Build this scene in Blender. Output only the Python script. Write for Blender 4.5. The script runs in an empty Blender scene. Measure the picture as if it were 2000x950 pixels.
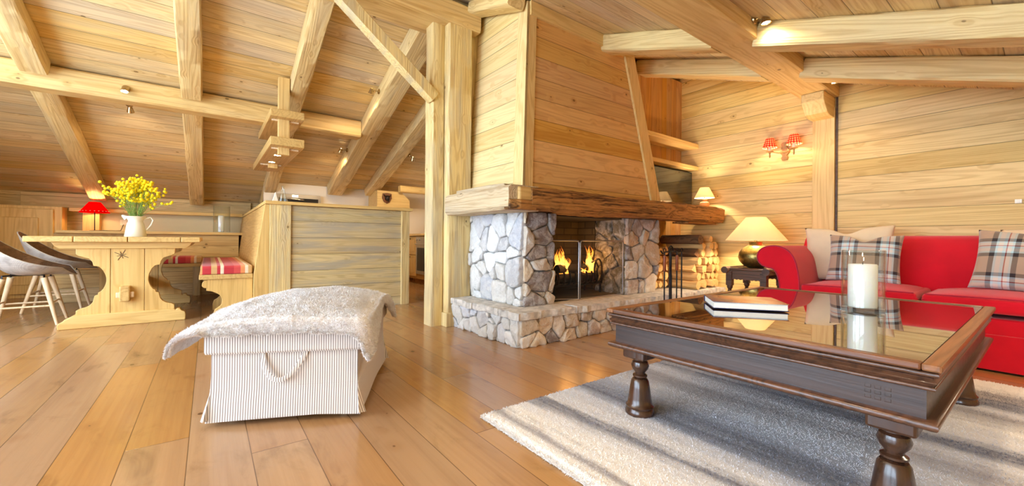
import bpy, bmesh, math, random
from mathutils import Vector, Matrix, noise, Euler
PI = math.pi
R = random.Random(7)
SC = bpy.context.scene
COL = SC.collection
H = 0.75

# ------------------------------------------------------------------ node helpers
class NT:
    def __init__(s, name):
        s.m = bpy.data.materials.new(name); s.m.use_nodes = True
        s.t = s.m.node_tree; s.t.nodes.clear()
        s.out = s.n('ShaderNodeOutputMaterial')
    def n(s, typ, **kw):
        nd = s.t.nodes.new(typ)
        for k, v in kw.items():
            setattr(nd, k, v)
        return nd
    def l(s, a, b): s.t.links.new(a, b)
    def put(s, sock, v):
        if isinstance(v, bpy.types.NodeSocket): s.l(v, sock)
        elif v is not None:
            if sock.type == 'RGBA' and len(v) == 3: v = (*v, 1)
            sock.default_value = v
    def math(s, op, a, b=None, c=None, clamp=False):
        nd = s.n('ShaderNodeMath', operation=op, use_clamp=clamp)
        s.put(nd.inputs[0], a)
        if b is not None: s.put(nd.inputs[1], b)
        if c is not None: s.put(nd.inputs[2], c)
        return nd.outputs[0]
    def mix(s, f, a, b, blend='MIX'):
        nd = s.n('ShaderNodeMix', data_type='RGBA', blend_type=blend)
        s.put(nd.inputs[0], f); s.put(nd.inputs[6], a); s.put(nd.inputs[7], b)
        return nd.outputs[2]
    def xyz(s):
        tc = s.n('ShaderNodeTexCoord'); sp = s.n('ShaderNodeSeparateXYZ')
        s.l(tc.outputs['Object'], sp.inputs[0]); return sp.outputs, tc
    def comb(s, x, y, z):
        nd = s.n('ShaderNodeCombineXYZ')
        s.put(nd.inputs[0], x); s.put(nd.inputs[1], y); s.put(nd.inputs[2], z)
        return nd.outputs[0]
    def noise(s, vec, scale=5, detail=4, rough=.55, dist=0):
        nd = s.n('ShaderNodeTexNoise')
        s.put(nd.inputs['Vector'], vec); s.put(nd.inputs['Scale'], scale)
        s.put(nd.inputs['Detail'], detail); s.put(nd.inputs['Roughness'], rough)
        s.put(nd.inputs['Distortion'], dist)
        return nd.outputs
    def ramp(s, f, stops, interp='LINEAR'):
        nd = s.n('ShaderNodeValToRGB'); cr = nd.color_ramp; cr.interpolation = interp
        while len(cr.elements) < len(stops): cr.elements.new(.5)
        for e, (p, c) in zip(cr.elements, stops):
            e.position = p; e.color = (*c, 1) if len(c) == 3 else c
        s.put(nd.inputs[0], f); return nd.outputs[0]
    def smooth(s, v, a, b, lo=0., hi=1.):
        nd = s.n('ShaderNodeMapRange', interpolation_type='SMOOTHSTEP')
        s.put(nd.inputs[0], v); s.put(nd.inputs[1], a); s.put(nd.inputs[2], b)
        s.put(nd.inputs[3], lo); s.put(nd.inputs[4], hi); return nd.outputs[0]
    def bump(s, h, strength=.3, dist=.01, normal=None):
        nd = s.n('ShaderNodeBump'); s.put(nd.inputs['Height'], h)
        nd.inputs['Strength'].default_value = strength; nd.inputs['Distance'].default_value = dist
        if normal is not None: s.l(normal, nd.inputs['Normal'])
        return nd.outputs[0]
    def pbr(s, color, rough=.5, normal=None, **kw):
        nd = s.n('ShaderNodeBsdfPrincipled')
        s.put(nd.inputs['Base Color'], color); s.put(nd.inputs['Roughness'], rough)
        if normal is not None: s.l(normal, nd.inputs['Normal'])
        for k, v in kw.items(): s.put(nd.inputs[k.replace('_', ' ')], v)
        s.l(nd.outputs[0], s.out.inputs[0]); return nd

def srgb(r, g, b):
    f = lambda c: ((c/255+.055)/1.055)**2.4 if c > 10 else c/255/12.92
    return (f(r), f(g), f(b))

def wood(name, light, dark, grain='x', across='z', plank=0, length=0, var=.16, knots=.5,
         rough=.55, bump=.25, ring=26, fiber=.7, seam=.012, offset=0., hue=None, grey=0, mottle=0, spec=.4, coat=0, knotc=None, ringc=.36, bigf=.8, shear=0):
    N = NT(name); o, tc = N.xyz(); ax = 'xyz'
    third = [a for a in 'xyz' if a not in (grain, across)][0]
    g, a, t = o[ax.index(grain)], o[ax.index(across)], o[ax.index(third)]
    if shear: t = N.math('ADD', t, N.math('MULTIPLY', g, shear))
    col = None
    if plank:
        ap = N.math('DIVIDE', N.math('ADD', a, offset), plank)
        idx = N.math('FLOOR', ap); fr = N.math('FRACT', ap)
        wn = N.n('ShaderNodeTexWhiteNoise', noise_dimensions='1D'); N.l(idx, wn.inputs['W'])
        rv = wn.outputs['Value']; rc = wn.outputs['Color']
        e = N.math('MINIMUM', fr, N.math('SUBTRACT', 1., fr))
        seamf = N.smooth(e, 0., seam*2, 1., 0.)
        if length:
            gl = N.math('DIVIDE', N.math('ADD', g, N.math('MULTIPLY', rv, length*3.7)), length)
            gi = N.math('FLOOR', gl); gf = N.math('FRACT', gl)
            wn2 = N.n('ShaderNodeTexWhiteNoise', noise_dimensions='2D')
            N.l(N.comb(idx, gi, 0.), wn2.inputs['Vector'])
            rv = wn2.outputs['Value']; rc = wn2.outputs['Color']
            e2 = N.math('MINIMUM', gf, N.math('SUBTRACT', 1., gf))
            seamf = N.math('MAXIMUM', seamf, N.smooth(e2, 0., .0022/length*1.5, 1., 0.))
        off = N.math('MULTIPLY', rv, 37.)
    else:
        rv = None; off = 0.; seamf = None
    g2 = N.math('ADD', g, off); a2 = N.math('ADD', a, off)
    # knots
    kv = N.comb(N.math('MULTIPLY', g2, 6.5), N.math('MULTIPLY', a2, 9.5), N.math('MULTIPLY', t, 9.5))
    vo = N.n('ShaderNodeTexVoronoi'); vo.inputs['Scale'].default_value = 1.; N.l(kv, vo.inputs['Vector'])
    vo.inputs['Randomness'].default_value = 1.
    sc = N.n('ShaderNodeSeparateColor'); N.l(vo.outputs['Color'], sc.inputs[0])
    sel = N.math('GREATER_THAN', sc.outputs[0], 1-min(.9, knots*1.5))
    kd = vo.outputs['Distance']
    kr = N.math('MULTIPLY', sc.outputs[1], .10)
    knot = N.math('MULTIPLY', sel, N.smooth(N.math('SUBTRACT', kd, kr), .0, .035, 1., 0.))
    halo = N.math('MULTIPLY', sel, N.smooth(kd, .05, .45, 1., 0.))
    # growth rings seen as contour lines
    rvv = N.comb(N.math('MULTIPLY', g2, .26), N.math('MULTIPLY', a2, 4.2), N.math('MULTIPLY', t, 4.2))
    n1 = N.noise(rvv, 1., 2., .45)[0]
    n1 = N.math('ADD', n1, N.math('MULTIPLY', halo, .035))
    rings = N.math('SINE', N.math('MULTIPLY', n1, ring*6.28*3.2))
    rings = N.smooth(rings, -.4, 1.)
    fv = N.comb(N.math('MULTIPLY', g2, 2.2), N.math('MULTIPLY', a2, 70.), N.math('MULTIPLY', t, 70.))
    fib = N.noise(fv, 1., 3., .6)[0]
    bv = N.comb(N.math('MULTIPLY', g2, .45), N.math('MULTIPLY', a2, 5.), N.math('MULTIPLY', t, 5.))
    big = N.noise(bv, 1.3, 3., .5)[0]
    f = N.math('ADD', N.math('MULTIPLY', rings, ringc), N.math('MULTIPLY', N.math('SUBTRACT', fib, .5), fiber*2))
    f = N.math('ADD', f, N.math('MULTIPLY', N.math('SUBTRACT', big, .42), bigf), clamp=True)
    col = N.mix(f, light, dark)
    if mottle:
        mv = N.comb(N.math('MULTIPLY', g2, 1.3), N.math('MULTIPLY', a2, 3.), t)
        mo = N.noise(mv, 2.2, 5., .6, .6)[0]
        col = N.mix(N.smooth(mo, .52, .8, 0., mottle), col, tuple(c*.42 for c in dark))
    if grey:
        gn = N.noise(N.comb(N.math('MULTIPLY', g2, 1.), N.math('MULTIPLY', a2, 9.), t), 1.4, 4., .6)[0]
        col = N.mix(N.smooth(gn, .42, .68, 0., grey), col, (.42, .37, .29))
    if rv is not None:
        hs = N.n('ShaderNodeHueSaturation')
        s2 = N.n('ShaderNodeSeparateColor'); N.l(rc, s2.inputs[0])
        N.put(hs.inputs['Hue'], N.math('ADD', .5-.002, N.math('MULTIPLY', s2.outputs[0], .008)))
        N.put(hs.inputs['Saturation'], N.math('ADD', 1-var*.9, N.math('MULTIPLY', s2.outputs[1], var*1.2)))
        N.put(hs.inputs['Value'], N.math('ADD', 1-var*.6, N.math('MULTIPLY', s2.outputs[2], var*.9)))
        N.put(hs.inputs['Color'], col); col = hs.outputs[0]
    kc = knotc or tuple(c*.35 for c in dark)
    col = N.mix(N.math('MULTIPLY', halo, .22), col, dark)
    col = N.mix(N.math('MULTIPLY', knot, .8), col, kc)
    hgt = N.math('ADD', N.math('MULTIPLY', fib, .45), N.math('MULTIPLY', rings, -.6*ringc))
    hgt = N.math('ADD', hgt, N.math('MULTIPLY', knot, -.4))
    if seamf is not None:
        col = N.mix(N.math('MULTIPLY', seamf, .8), col, tuple(c*.2 for c in dark))
        hgt = N.math('ADD', hgt, N.math('MULTIPLY', seamf, -2.5))
    nr = N.bump(hgt, bump, .006)
    rg = N.math('ADD', rough, N.math('MULTIPLY', N.math('SUBTRACT', fib, .5), .15))
    kw = dict(Specular_IOR_Level=spec)
    if coat: kw['Coat_Weight'] = coat; kw['Coat_Roughness'] = .12
    N.pbr(col, rg, nr, **kw)
    return N.m

def plain(name, color, rough=.5, metallic=0., bump=0, scale=60, var=0, **kw):
    N = NT(name); o, tc = N.xyz(); c = color; nr = None
    n = N.noise(tc.outputs['Object'], scale, 4.)[0]
    if var:
        c = N.mix(N.smooth(n, .3, .7), tuple(x*(1-var) for x in color), tuple(min(1, x*(1+var*.6)) for x in color))
    if bump: nr = N.bump(n, bump, .004)
    N.pbr(c, rough, nr, Metallic=metallic, **kw)
    return N.m

# ------------------------------------------------------------------ mesh helpers
def link(name, bm, mat, parent=None, smooth=False, bevel=0, seg=2, auto=None, recalc=True):
    if recalc: bmesh.ops.recalc_face_normals(bm, faces=bm.faces)
    me = bpy.data.meshes.new(name); bm.to_mesh(me); bm.free()
    o = bpy.data.objects.new(name, me); COL.objects.link(o)
    for m in (mat if isinstance(mat, (list, tuple)) else [mat]): me.materials.append(m)
    if smooth:
        me.polygons.foreach_set('use_smooth', [True]*len(me.polygons))
    if bevel:
        md = o.modifiers.new('bevel', 'BEVEL'); md.width = bevel; md.segments = seg
        md.limit_method = 'ANGLE'; md.angle_limit = .6
    if auto:
        me.polygons.foreach_set('use_smooth', [True]*len(me.polygons))
        for e in me.edges: pass
        me.set_sharp_from_angle(angle=auto)
    if parent: o.parent = parent
    return o
def tag(o, label, cat, group=None):
    o['label'] = label; o['category'] = cat
    if group: o['group'] = group
    return o
def thing(name, label, cat, loc=(0, 0, 0), rz=0, group=None):
    o = bpy.data.objects.new(name, None); COL.objects.link(o); o.empty_display_size = .1
    o.location = loc; o.rotation_euler = (0, 0, rz)
    return tag(o, label, cat, group)
def struct(o):
    o['kind'] = 'structure'; return o
def B(): return bmesh.new()
def box(bm, x0, x1, y0, y1, z0, z1, M=None):
    vs = [bm.verts.new(v) for v in ((x0, y0, z0), (x1, y0, z0), (x1, y1, z0), (x0, y1, z0),
                                    (x0, y0, z1), (x1, y0, z1), (x1, y1, z1), (x0, y1, z1))]
    for f in ((0, 3, 2, 1), (4, 5, 6, 7), (0, 1, 5, 4), (1, 2, 6, 5), (2, 3, 7, 6), (3, 0, 4, 7)):
        bm.faces.new([vs[i] for i in f])
    if M:
        for v in vs: v.co = M @ v.co
    return bm
def BX(*a): return box(B(), *a)
def prism(bm, pts, axis, a0, a1, M=None):
    """pts: 2D outline in the two other axes (order xyz without axis)"""
    def mk(p, a):
        q = list(p); q.insert('xyz'.index(axis), a); return Vector(q)
    A = [bm.verts.new(mk(p, a0)) for p in pts]; C = [bm.verts.new(mk(p, a1)) for p in pts]
    n = len(pts)
    fs = [bm.faces.new(A), bm.faces.new(C[::-1])]
    for i in range(n): bm.faces.new((A[i], C[i], C[(i+1) % n], A[(i+1) % n]))
    if M:
        for v in A+C: v.co = M @ v.co
    return bm
def lathe(bm, prof, seg=32, c=(0, 0, 0), M=None, caps=True):
    rings = []
    for r, z in prof:
        rings.append([bm.verts.new((c[0]+r*math.cos(2*PI*i/seg), c[1]+r*math.sin(2*PI*i/seg), c[2]+z)) for i in range(seg)])
    for a, b in zip(rings, rings[1:]):
        for i in range(seg): bm.faces.new((a[i], a[(i+1) % seg], b[(i+1) % seg], b[i]))
    if caps:
        bm.faces.new(rings[0][::-1]); bm.faces.new(rings[-1])
    if M:
        for r in rings:
            for v in r: v.co = M @ v.co
    return bm
def tube(bm, pts, r, seg=8, closed=False, r2=None):
    pts = [Vector(p) for p in pts]; n = len(pts); rings = []; up = None
    for i, p in enumerate(pts):
        if closed: d = pts[(i+1) % n]-pts[i-1]
        else: d = pts[min(i+1, n-1)]-pts[max(i-1, 0)]
        d.normalize()
        if up is None:
            up = Vector((0, 0, 1)) if abs(d.z) < .9 else Vector((1, 0, 0))
        s = d.cross(up)
        if s.length < 1e-5: s = d.cross(Vector((0, 1, 0)))
        s.normalize(); u = s.cross(d).normalized(); up = u
        rr = r if r2 is None else r+(r2-r)*i/max(1, n-1)
        if isinstance(r, (list, tuple)): rr = r[i]
        rings.append([bm.verts.new(p+s*rr*math.cos(2*PI*k/seg)+u*rr*math.sin(2*PI*k/seg)) for k in range(seg)])
    m = n if closed else n-1
    for i in range(m):
        a, b = rings[i], rings[(i+1) % n]
        for k in range(seg): bm.faces.new((a[k], a[(k+1) % seg], b[(k+1) % seg], b[k]))
    if not closed:
        bm.faces.new(rings[0][::-1]); bm.faces.new(rings[-1])
    return bm
def arc(cx, cy, r, a0, a1, n=8):
    return [(cx+r*math.cos(math.radians(a0+(a1-a0)*i/n)), cy+r*math.sin(math.radians(a0+(a1-a0)*i/n))) for i in range(n+1)]
def beam(a, b, w, h, side=(1, 0, 0), ch=.018, amp=.004, seg=.06, seed=0, wav=0, taper=0):
    """hewn timber from a to b (centres); w along `side`, h across; chamfered, lightly irregular"""
    bm = B(); a = Vector(a); b = Vector(b); d = b-a; L = d.length; d.normalize()
    s = Vector(side); s = (s-d*s.dot(d)).normalized(); u = d.cross(s).normalized()
    n = max(2, int(L/seg)); rings = []
    cs = [(-w/2+ch, -h/2), (0, -h/2), (w/2-ch, -h/2), (w/2, -h/2+ch), (w/2, 0), (w/2, h/2-ch), (w/2-ch, h/2), (0, h/2), (-w/2+ch, h/2),
          (-w/2, h/2-ch), (-w/2, 0), (-w/2, -h/2+ch)]
    for i in range(n+1):
        t = i/n*L; ring = []
        for k, (x, y) in enumerate(cs):
            p = Vector((t*2.3+seed*9.1, k*1.7, seed))
            j = noise.noise(p)*amp + noise.noise(Vector((t*11+seed, k*2.9, 3)))*amp*.5
            ww = 1+wav*noise.noise(Vector((t*1.1, seed*5.3, 1)))
            c = Vector((x, y)); c2 = c.normalized()*j if c.length else c
            ring.append(bm.verts.new(a+d*t+s*(x*ww+c2.x)+u*(y+c2.y)))
        rings.append(ring)
    m = len(cs)
    for p, q in zip(rings, rings[1:]):
        for k in range(m): bm.faces.new((p[k], p[(k+1) % m], q[(k+1) % m], q[k]))
    bm.faces.new(rings[0][::-1]); bm.faces.new(rings[-1])
    return bm
def tbeam(name, mat, label, *a, group=None, cat='beam', **k):
    o = link(name, beam(*a, **k), mat, auto=.7); return tag(o, label, cat, group)

# ------------------------------------------------------------------ materials
PL, PD = srgb(240, 214, 168), srgb(208, 164, 106)
W = {}
def pine(key, **k):
    if key not in W:
        base = dict(light=PL, dark=PD); base.update(k)
        for q, m3 in (('light', (.97, .952, .765)), ('dark', (.90, .875, .645))): base[q] = tuple(a*b for a, b in zip(base[q], m3))
        W[key] = wood('pine_'+key, **base)
    return W[key]
m_ceil = pine('ceiling', bigf=1.2, grain='x', across='y', plank=.168, var=.28, knots=.35, ring=9, grey=.25, light=srgb(238, 208, 158), dark=srgb(205, 158, 98), bump=.35)
m_wallr = pine('wall', grain='y', across='z', plank=.15, offset=.005, var=.16, knots=.3, ring=7, bigf=1.1, light=srgb(238, 206, 142), dark=srgb(208, 164, 96))
m_wallb = pine('wall_back', grain='x', across='z', plank=.16, var=.2, knots=.3, ring=8, light=srgb(226, 194, 140), dark=srgb(190, 146, 92))
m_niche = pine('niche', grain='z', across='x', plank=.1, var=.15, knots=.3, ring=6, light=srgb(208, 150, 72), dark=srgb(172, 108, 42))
m_hoodf_warm = pine('hood', grain='x', across='z', plank=.171, offset=-.003, var=.2, knots=.35, ring=7, light=srgb(234, 178, 98), dark=srgb(205, 136, 58))  # front face: warm lamplight is put into this stronger orange
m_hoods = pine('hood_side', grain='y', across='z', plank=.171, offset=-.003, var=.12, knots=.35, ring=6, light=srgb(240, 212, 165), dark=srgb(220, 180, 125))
m_bar = pine('bar', grain='x', across='z', plank=.167, offset=.07, ringc=.3, var=.16, knots=.3, ring=12, grey=.8, light=srgb(222, 200, 162), dark=srgb(176, 146, 104))
m_by = pine('beam_y', shear=.343, grain='y', across='x', knots=.25, ring=8, grey=.25, fiber=.7, bump=.5, light=srgb(236, 208, 160), dark=srgb(200, 156, 104))
m_byr = pine('beam_y_right', shear=-.343, grain='y', across='x', knots=.25, ring=8, grey=.2, fiber=.7, bump=.5, light=srgb(240, 214, 164), dark=srgb(206, 164, 108))
m_bx = pine('beam_x', grain='x', across='z', knots=.3, ring=6, grey=.15, bump=.4, light=srgb(236, 204, 150), dark=srgb(204, 156, 96))
m_bz = pine('post', grain='z', across='x', knots=.3, ring=10, grey=.5, bump=.5, light=srgb(238, 214, 166), dark=srgb(196, 154, 102))
m_tz = pine('trim_z', grain='z', across='x', knots=.25, ring=9, light=srgb(234, 200, 146), dark=srgb(206, 160, 100))
m_px = pine('furniture_x', grain='x', across='y', knots=.15, ring=5, bump=.15, light=srgb(236, 202, 144), dark=srgb(214, 170, 108), rough=.45)
m_pz = pine('furniture_z', grain='z', across='x', knots=.12, ring=5, bump=.15, light=srgb(232, 196, 136), dark=srgb(210, 166, 104), rough=.45)
m_py = pine('furniture_y', grain='y', across='z', knots=.2, ring=6, bump=.15, light=srgb(222, 186, 130), dark=srgb(192, 148, 94), rough=.45)
m_mx = pine('mantel', grain='x', across='z', knots=.3, ring=12, light=srgb(186, 132, 78), dark=srgb(74, 42, 20), fiber=1.8, bump=1.6, mottle=.9, bigf=1.6, rough=.7)
m_my = pine('mantel_side', grain='y', across='z', knots=.3, ring=9, light=srgb(216, 196, 176), dark=srgb(168, 138, 110), fiber=.9, bump=.8, grey=.4, rough=.7)
m_cut = pine('mantel_cut', grain='x', across='z', knots=0, ring=5, light=srgb(226, 190, 134), dark=srgb(204, 160, 100))
m_floor = wood('floor_oak', srgb(176, 128, 78), srgb(132, 84, 44), grain='y', across='x', plank=.178, length=2.3, ringc=.07, offset=.231, var=.2, bigf=.8, knots=.14,
               ring=3, rough=.2, bump=.08, seam=.007, mottle=.6, fiber=.3, spec=.5)
m_darkw = wood('dark_carved_wood', srgb(96, 62, 42), srgb(34, 21, 15), grain='x', across='z', knots=.1, ring=8, rough=.32, bump=.2, fiber=.8, spec=.6)
m_darky = wood('dark_carved_wood_y', srgb(110, 66, 38), srgb(50, 28, 16), grain='y', across='z', knots=.1, ring=8, rough=.32, bump=.2, fiber=.8, spec=.6)
m_top = wood('tabletop_frame', srgb(140, 92, 56), srgb(84, 52, 32), grain='x', across='y', knots=.15, ring=7, rough=.32, bump=.2, fiber=.7, spec=.5)
m_legd = wood('dark_turned_wood', srgb(74, 46, 30), srgb(30, 18, 12), grain='z', across='x', knots=.05, ringc=.3, ring=5, rough=.22, bump=.1, fiber=.6, spec=.7)
m_stool = wood('old_oak', srgb(96, 68, 48), srgb(44, 30, 22), grain='y', across='z', knots=.1, ring=9, rough=.5, bump=.6, fiber=1.)

def mk_stone(name, tint=(1, 1, 1)):
    N = NT(name); o, tc = N.xyz(); P = tc.outputs['Object']
    at = N.n('ShaderNodeAttribute', attribute_name='col')
    n1 = N.noise(P, 11., 7., .7, .6)[0]; n2 = N.noise(P, 60., 5., .75)[0]; n3 = N.noise(P, 3.5, 3.)[0]; n4 = N.noise(P, 24., 5., .7, 1.5)[0]
    c = N.mix(N.smooth(n1, .42, .62, 0., .75), at.outputs['Color'], N.mix(.65, at.outputs['Color'], (.97, .96, .94)))
    c = N.mix(N.smooth(n4, .54, .68, 0., .32), c, N.mix(.6, c, (.2, .18, .17)))
    c = N.mix(N.smooth(n2, .55, .78, 0., .3), c, (.3, .27, .25))
    c = N.mix(N.smooth(n3, .58, .78, 0., .2), c, (.6, .5, .38))
    vein = N.math('ABSOLUTE', N.math('SUBTRACT', n4, .5))
    c = N.mix(N.smooth(vein, .0, .012, .45, 0.), c, (.95, .93, .9))
    h = N.math('ADD', N.math('MULTIPLY', n1, 1.6), N.math('MULTIPLY', n2, .7)); h = N.math('ADD', h, N.math('MULTIPLY', n4, .9))
    N.pbr(c, .82, N.bump(h, .75, .022), Specular_IOR_Level=.3)
    return N.m
m_stone = mk_stone('rubble_stone')
m_mortar = plain('mortar', srgb(150, 145, 140), .9, bump=.8, var=.3, scale=50)
def mk_brick():
    N = NT('sooty_brick'); o, tc = N.xyz()
    v = N.comb(N.math('ADD', o[0], o[1]), o[2], 0.)
    br = N.n('ShaderNodeTexBrick'); N.l(v, br.inputs['Vector']); br.inputs['Scale'].default_value = 1.
    br.inputs['Brick Width'].default_value = .2; br.inputs['Row Height'].default_value = .068; br.inputs['Mortar Size'].default_value = .006
    N.put(br.inputs['Color1'], srgb(96, 84, 58)); N.put(br.inputs['Color2'], srgb(82, 70, 48)); N.put(br.inputs['Mortar'], srgb(62, 54, 40))
    n = N.noise(tc.outputs['Object'], 3.5, 4.)[0]
    soot = N.smooth(N.math('ADD', N.math('SUBTRACT', 3.0, o[0]), N.math('MULTIPLY', n, .6)), .15, .75, 0., .95)
    c = N.mix(soot, br.outputs['Color'], (.012, .010, .009))
    N.pbr(c, .85, N.bump(br.outputs['Fac'], -.5, .006)); return N.m
m_brick = mk_brick()
m_iron = plain('wrought_iron', (.035, .033, .034), .42, .85, bump=.3)
m_steel = plain('brushed_steel', (.33, .32, .33), .35, .9, bump=.1)
m_brass = plain('hammered_brass', srgb(150, 128, 70), .34, .9, bump=.7, scale=38, var=.3)
m_chrome = plain('brass_fitting', srgb(196, 168, 120), .25, .95)
m_black = plain('black_metal', (.02, .02, .022), .4, .5)
m_white = plain('white_plaster', srgb(240, 228, 208), .8, bump=.05)
m_plasB = plain('ledge_back_plaster', srgb(216, 204, 170), .8, bump=.05)
m_enamel = plain('cream_enamel', srgb(240, 234, 214), .22)
m_steelk = plain('stainless_steel', (.62, .60, .57), .3, .95)
m_ovg = plain('oven_glass', (.03, .028, .025), .08)
m_wax = NT('candle_wax'); m_wax.pbr((.93, .91, .88), .35, Subsurface_Weight=.6, Subsurface_Radius=(.04, .03, .02), Subsurface_Scale=.5); m_wax = m_wax.m
def mk_glass(name, tint=(1, 1, 1), rough=0.):
    N = NT(name); t = N.n('ShaderNodeBsdfTransparent'); t.inputs[0].default_value = (*tint, 1)
    g = N.n('ShaderNodeBsdfGlossy'); g.inputs['Roughness'].default_value = .02; fz = N.n('ShaderNodeLayerWeight'); fz.inputs[0].default_value = .5
    m = N.n('ShaderNodeMixShader'); N.l(N.math('MULTIPLY_ADD', N.math('POWER', fz.outputs['Facing'], 3.), .7, .06), m.inputs[0]); N.l(t.outputs[0], m.inputs[1]); N.l(g.outputs[0], m.inputs[2]); N.l(m.outputs[0], N.out.inputs[0]); return N.m
m_glass = mk_glass('clear_glass', (.97, .985, .97))
def mk_pane():
    N = NT('table_glass')
    N.pbr((.035, .022, .012), .02, Specular_IOR_Level=1., IOR=2.1, Coat_Weight=1., Coat_Roughness=.01, Coat_IOR=1.7); return N.m
m_pane = mk_pane()
m_tv = NT('tv_screen'); m_tv.pbr((.01, .01, .011), .06, IOR=1.6, Coat_Weight=1.); m_tv = m_tv.m

def mk_shade(name, color, check=None):
    N = NT(name); c = color
    if check:
        o, tc = N.xyz()
        ang = N.math('ARCTAN2', o[1], o[0])
        s1 = N.math('GREATER_THAN', N.math('FRACT', N.math('MULTIPLY', ang, 16/6.2832)), .5)
        s2 = N.math('GREATER_THAN', N.math('FRACT', N.math('MULTIPLY', o[2], 46.)), .5)
        f = N.math('MULTIPLY', N.math('ADD', s1, s2), .5)
        c = N.ramp(f, [(0, srgb(255, 244, 200)), (.3, srgb(255, 244, 200)), (.31, srgb(226, 110, 80)), (.7, srgb(226, 110, 80)), (.71, srgb(200, 22, 20)), (1, srgb(200, 22, 20))], 'CONSTANT')
    d = N.n('ShaderNodeBsdfDiffuse'); t = N.n('ShaderNodeBsdfTranslucent'); m = N.n('ShaderNodeMixShader')
    N.put(d.inputs[0], c); N.put(t.inputs[0], c); m.inputs[0].default_value = .6
    N.l(d.outputs[0], m.inputs[1]); N.l(t.outputs[0], m.inputs[2]); N.l(m.outputs[0], N.out.inputs[0]); return N.m
m_shade = mk_shade('cream_shade', srgb(255, 240, 208))
m_redshade = mk_shade('red_shade', srgb(206, 16, 12))
m_check = mk_shade('gingham_shade', None, True)
def mk_emit(name, col, s):
    N = NT(name); e = N.n('ShaderNodeEmission'); e.inputs[0].default_value = (*col, 1); e.inputs[1].default_value = s
    N.l(e.outputs[0], N.out.inputs[0]); return N.m
m_bulb = mk_emit('lit_bulb', (1, .82, .55), 40)
m_bulbs = mk_emit('soft_bulb', (1, .8, .5), 25)

def mk_cloth(name, color, var=.12, scale=260, bump=.25, sheen=.3, rough=.85):
    N = NT(name); o, tc = N.xyz(); P = tc.outputs['Object']
    w1 = N.n('ShaderNodeTexWave', bands_direction='X'); w1.inputs['Scale'].default_value = scale; N.l(P, w1.inputs[0])
    w2 = N.n('ShaderNodeTexWave', bands_direction='Z'); w2.inputs['Scale'].default_value = scale; N.l(P, w2.inputs[0])
    n = N.noise(P, 5., 4.)[0]
    c = N.mix(N.smooth(n, .3, .7), tuple(x*(1-var) for x in color), tuple(min(1, x*(1+var*.5)) for x in color))
    h = N.math('ADD', w1.outputs['Fac'], w2.outputs['Fac'])
    N.pbr(c, rough, N.bump(h, bump, .001), Sheen_Weight=sheen, Specular_IOR_Level=.2); return N.m
m_red = mk_cloth('red_linen', srgb(206, 8, 34), .1)
m_redp = mk_cloth('red_piping', srgb(170, 20, 52), .1)
m_beige = mk_cloth('beige_linen', srgb(232, 210, 174), .06)
m_under = plain('underlay_fabric', (.1, .09, .08), .9)
def stripes(N, v, stops, base=None):
    return N.ramp(v, stops, 'CONSTANT')
def mk_plaid():
    N = NT('plaid_wool'); o, tc = N.xyz()
    tan, dk, bl, rd, wh = srgb(196, 170, 146), srgb(70, 62, 62), srgb(200, 224, 228), srgb(178, 60, 44), srgb(232, 224, 212)
    st = [(0, tan), (.26, dk), (.36, bl), (.41, wh), (.50, bl), (.56, rd), (.585, wh), (.66, bl), (.70, dk), (.80, tan)]
    fx = N.math('FRACT', N.math('MULTIPLY', N.math('ADD', o[0], 2.03), 4.4)); fy = N.math('FRACT', N.math('MULTIPLY', N.math('ADD', o[1], 2.1), 4.4))
    a = N.ramp(fx, st, 'CONSTANT'); b = N.ramp(fy, st, 'CONSTANT')
    c = N.mix(.5, a, b)
    dkf = N.mix(1., a, b, 'MULTIPLY'); c = N.mix(.35, c, dkf)
    w = N.n('ShaderNodeTexWave', bands_direction='DIAGONAL'); w.inputs['Scale'].default_value = 200; N.l(tc.outputs['Object'], w.inputs[0])
    N.pbr(c, .9, N.bump(w.outputs['Fac'], .2, .001), Sheen_Weight=.4, Specular_IOR_Level=.1); return N.m
m_plaid = mk_plaid()
def mk_bench(axis):
    N = NT('striped_cushion_'+axis); o, tc = N.xyz(); v = o['xyz'.index(axis)]
    rd, cr, tn, orr = srgb(196, 60, 66), srgb(240, 224, 196), srgb(214, 172, 116), srgb(232, 150, 96)
    f = N.math('FRACT', N.math('MULTIPLY', N.math('ADD', v, 3.), 2.35))
    c = N.ramp(f, [(0, rd), (.10, tn), (.20, rd), (.26, cr), (.32, rd), (.5, srgb(212, 84, 80)), (.62, orr), (.70, cr), (.76, tn), (.88, orr), (.95, rd)], 'CONSTANT')
    N.pbr(c, .85, Specular_IOR_Level=.2, Sheen_Weight=.2); return N.m
m_benx, m_beny = mk_bench('x'), mk_bench('y')
def mk_ticking():
    N = NT('ticking_stripe'); o, tc = N.xyz()
    ge = N.n('ShaderNodeNewGeometry'); tn = N.n('ShaderNodeVectorTransform', vector_type='NORMAL', convert_from='WORLD', convert_to='OBJECT')
    N.l(ge.outputs['True Normal'], tn.inputs[0]); sp = N.n('ShaderNodeSeparateXYZ'); N.l(tn.outputs[0], sp.inputs[0])
    side = N.math('GREATER_THAN', N.math('ABSOLUTE', sp.outputs[0]), .7)
    u = N.math('ADD', N.math('MULTIPLY', o[0], N.math('SUBTRACT', 1., side)), N.math('MULTIPLY', o[1], side))
    s = N.math('SINE', N.math('MULTIPLY', u, 6.2832/.0092))
    f = N.smooth(s, -.1, .6)
    c = N.mix(f, srgb(230, 224, 218), srgb(150, 138, 132))
    N.pbr(c, .85, N.bump(s, .15, .001), Specular_IOR_Level=.15, Sheen_Weight=.2); return N.m
m_tick = mk_ticking()
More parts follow.
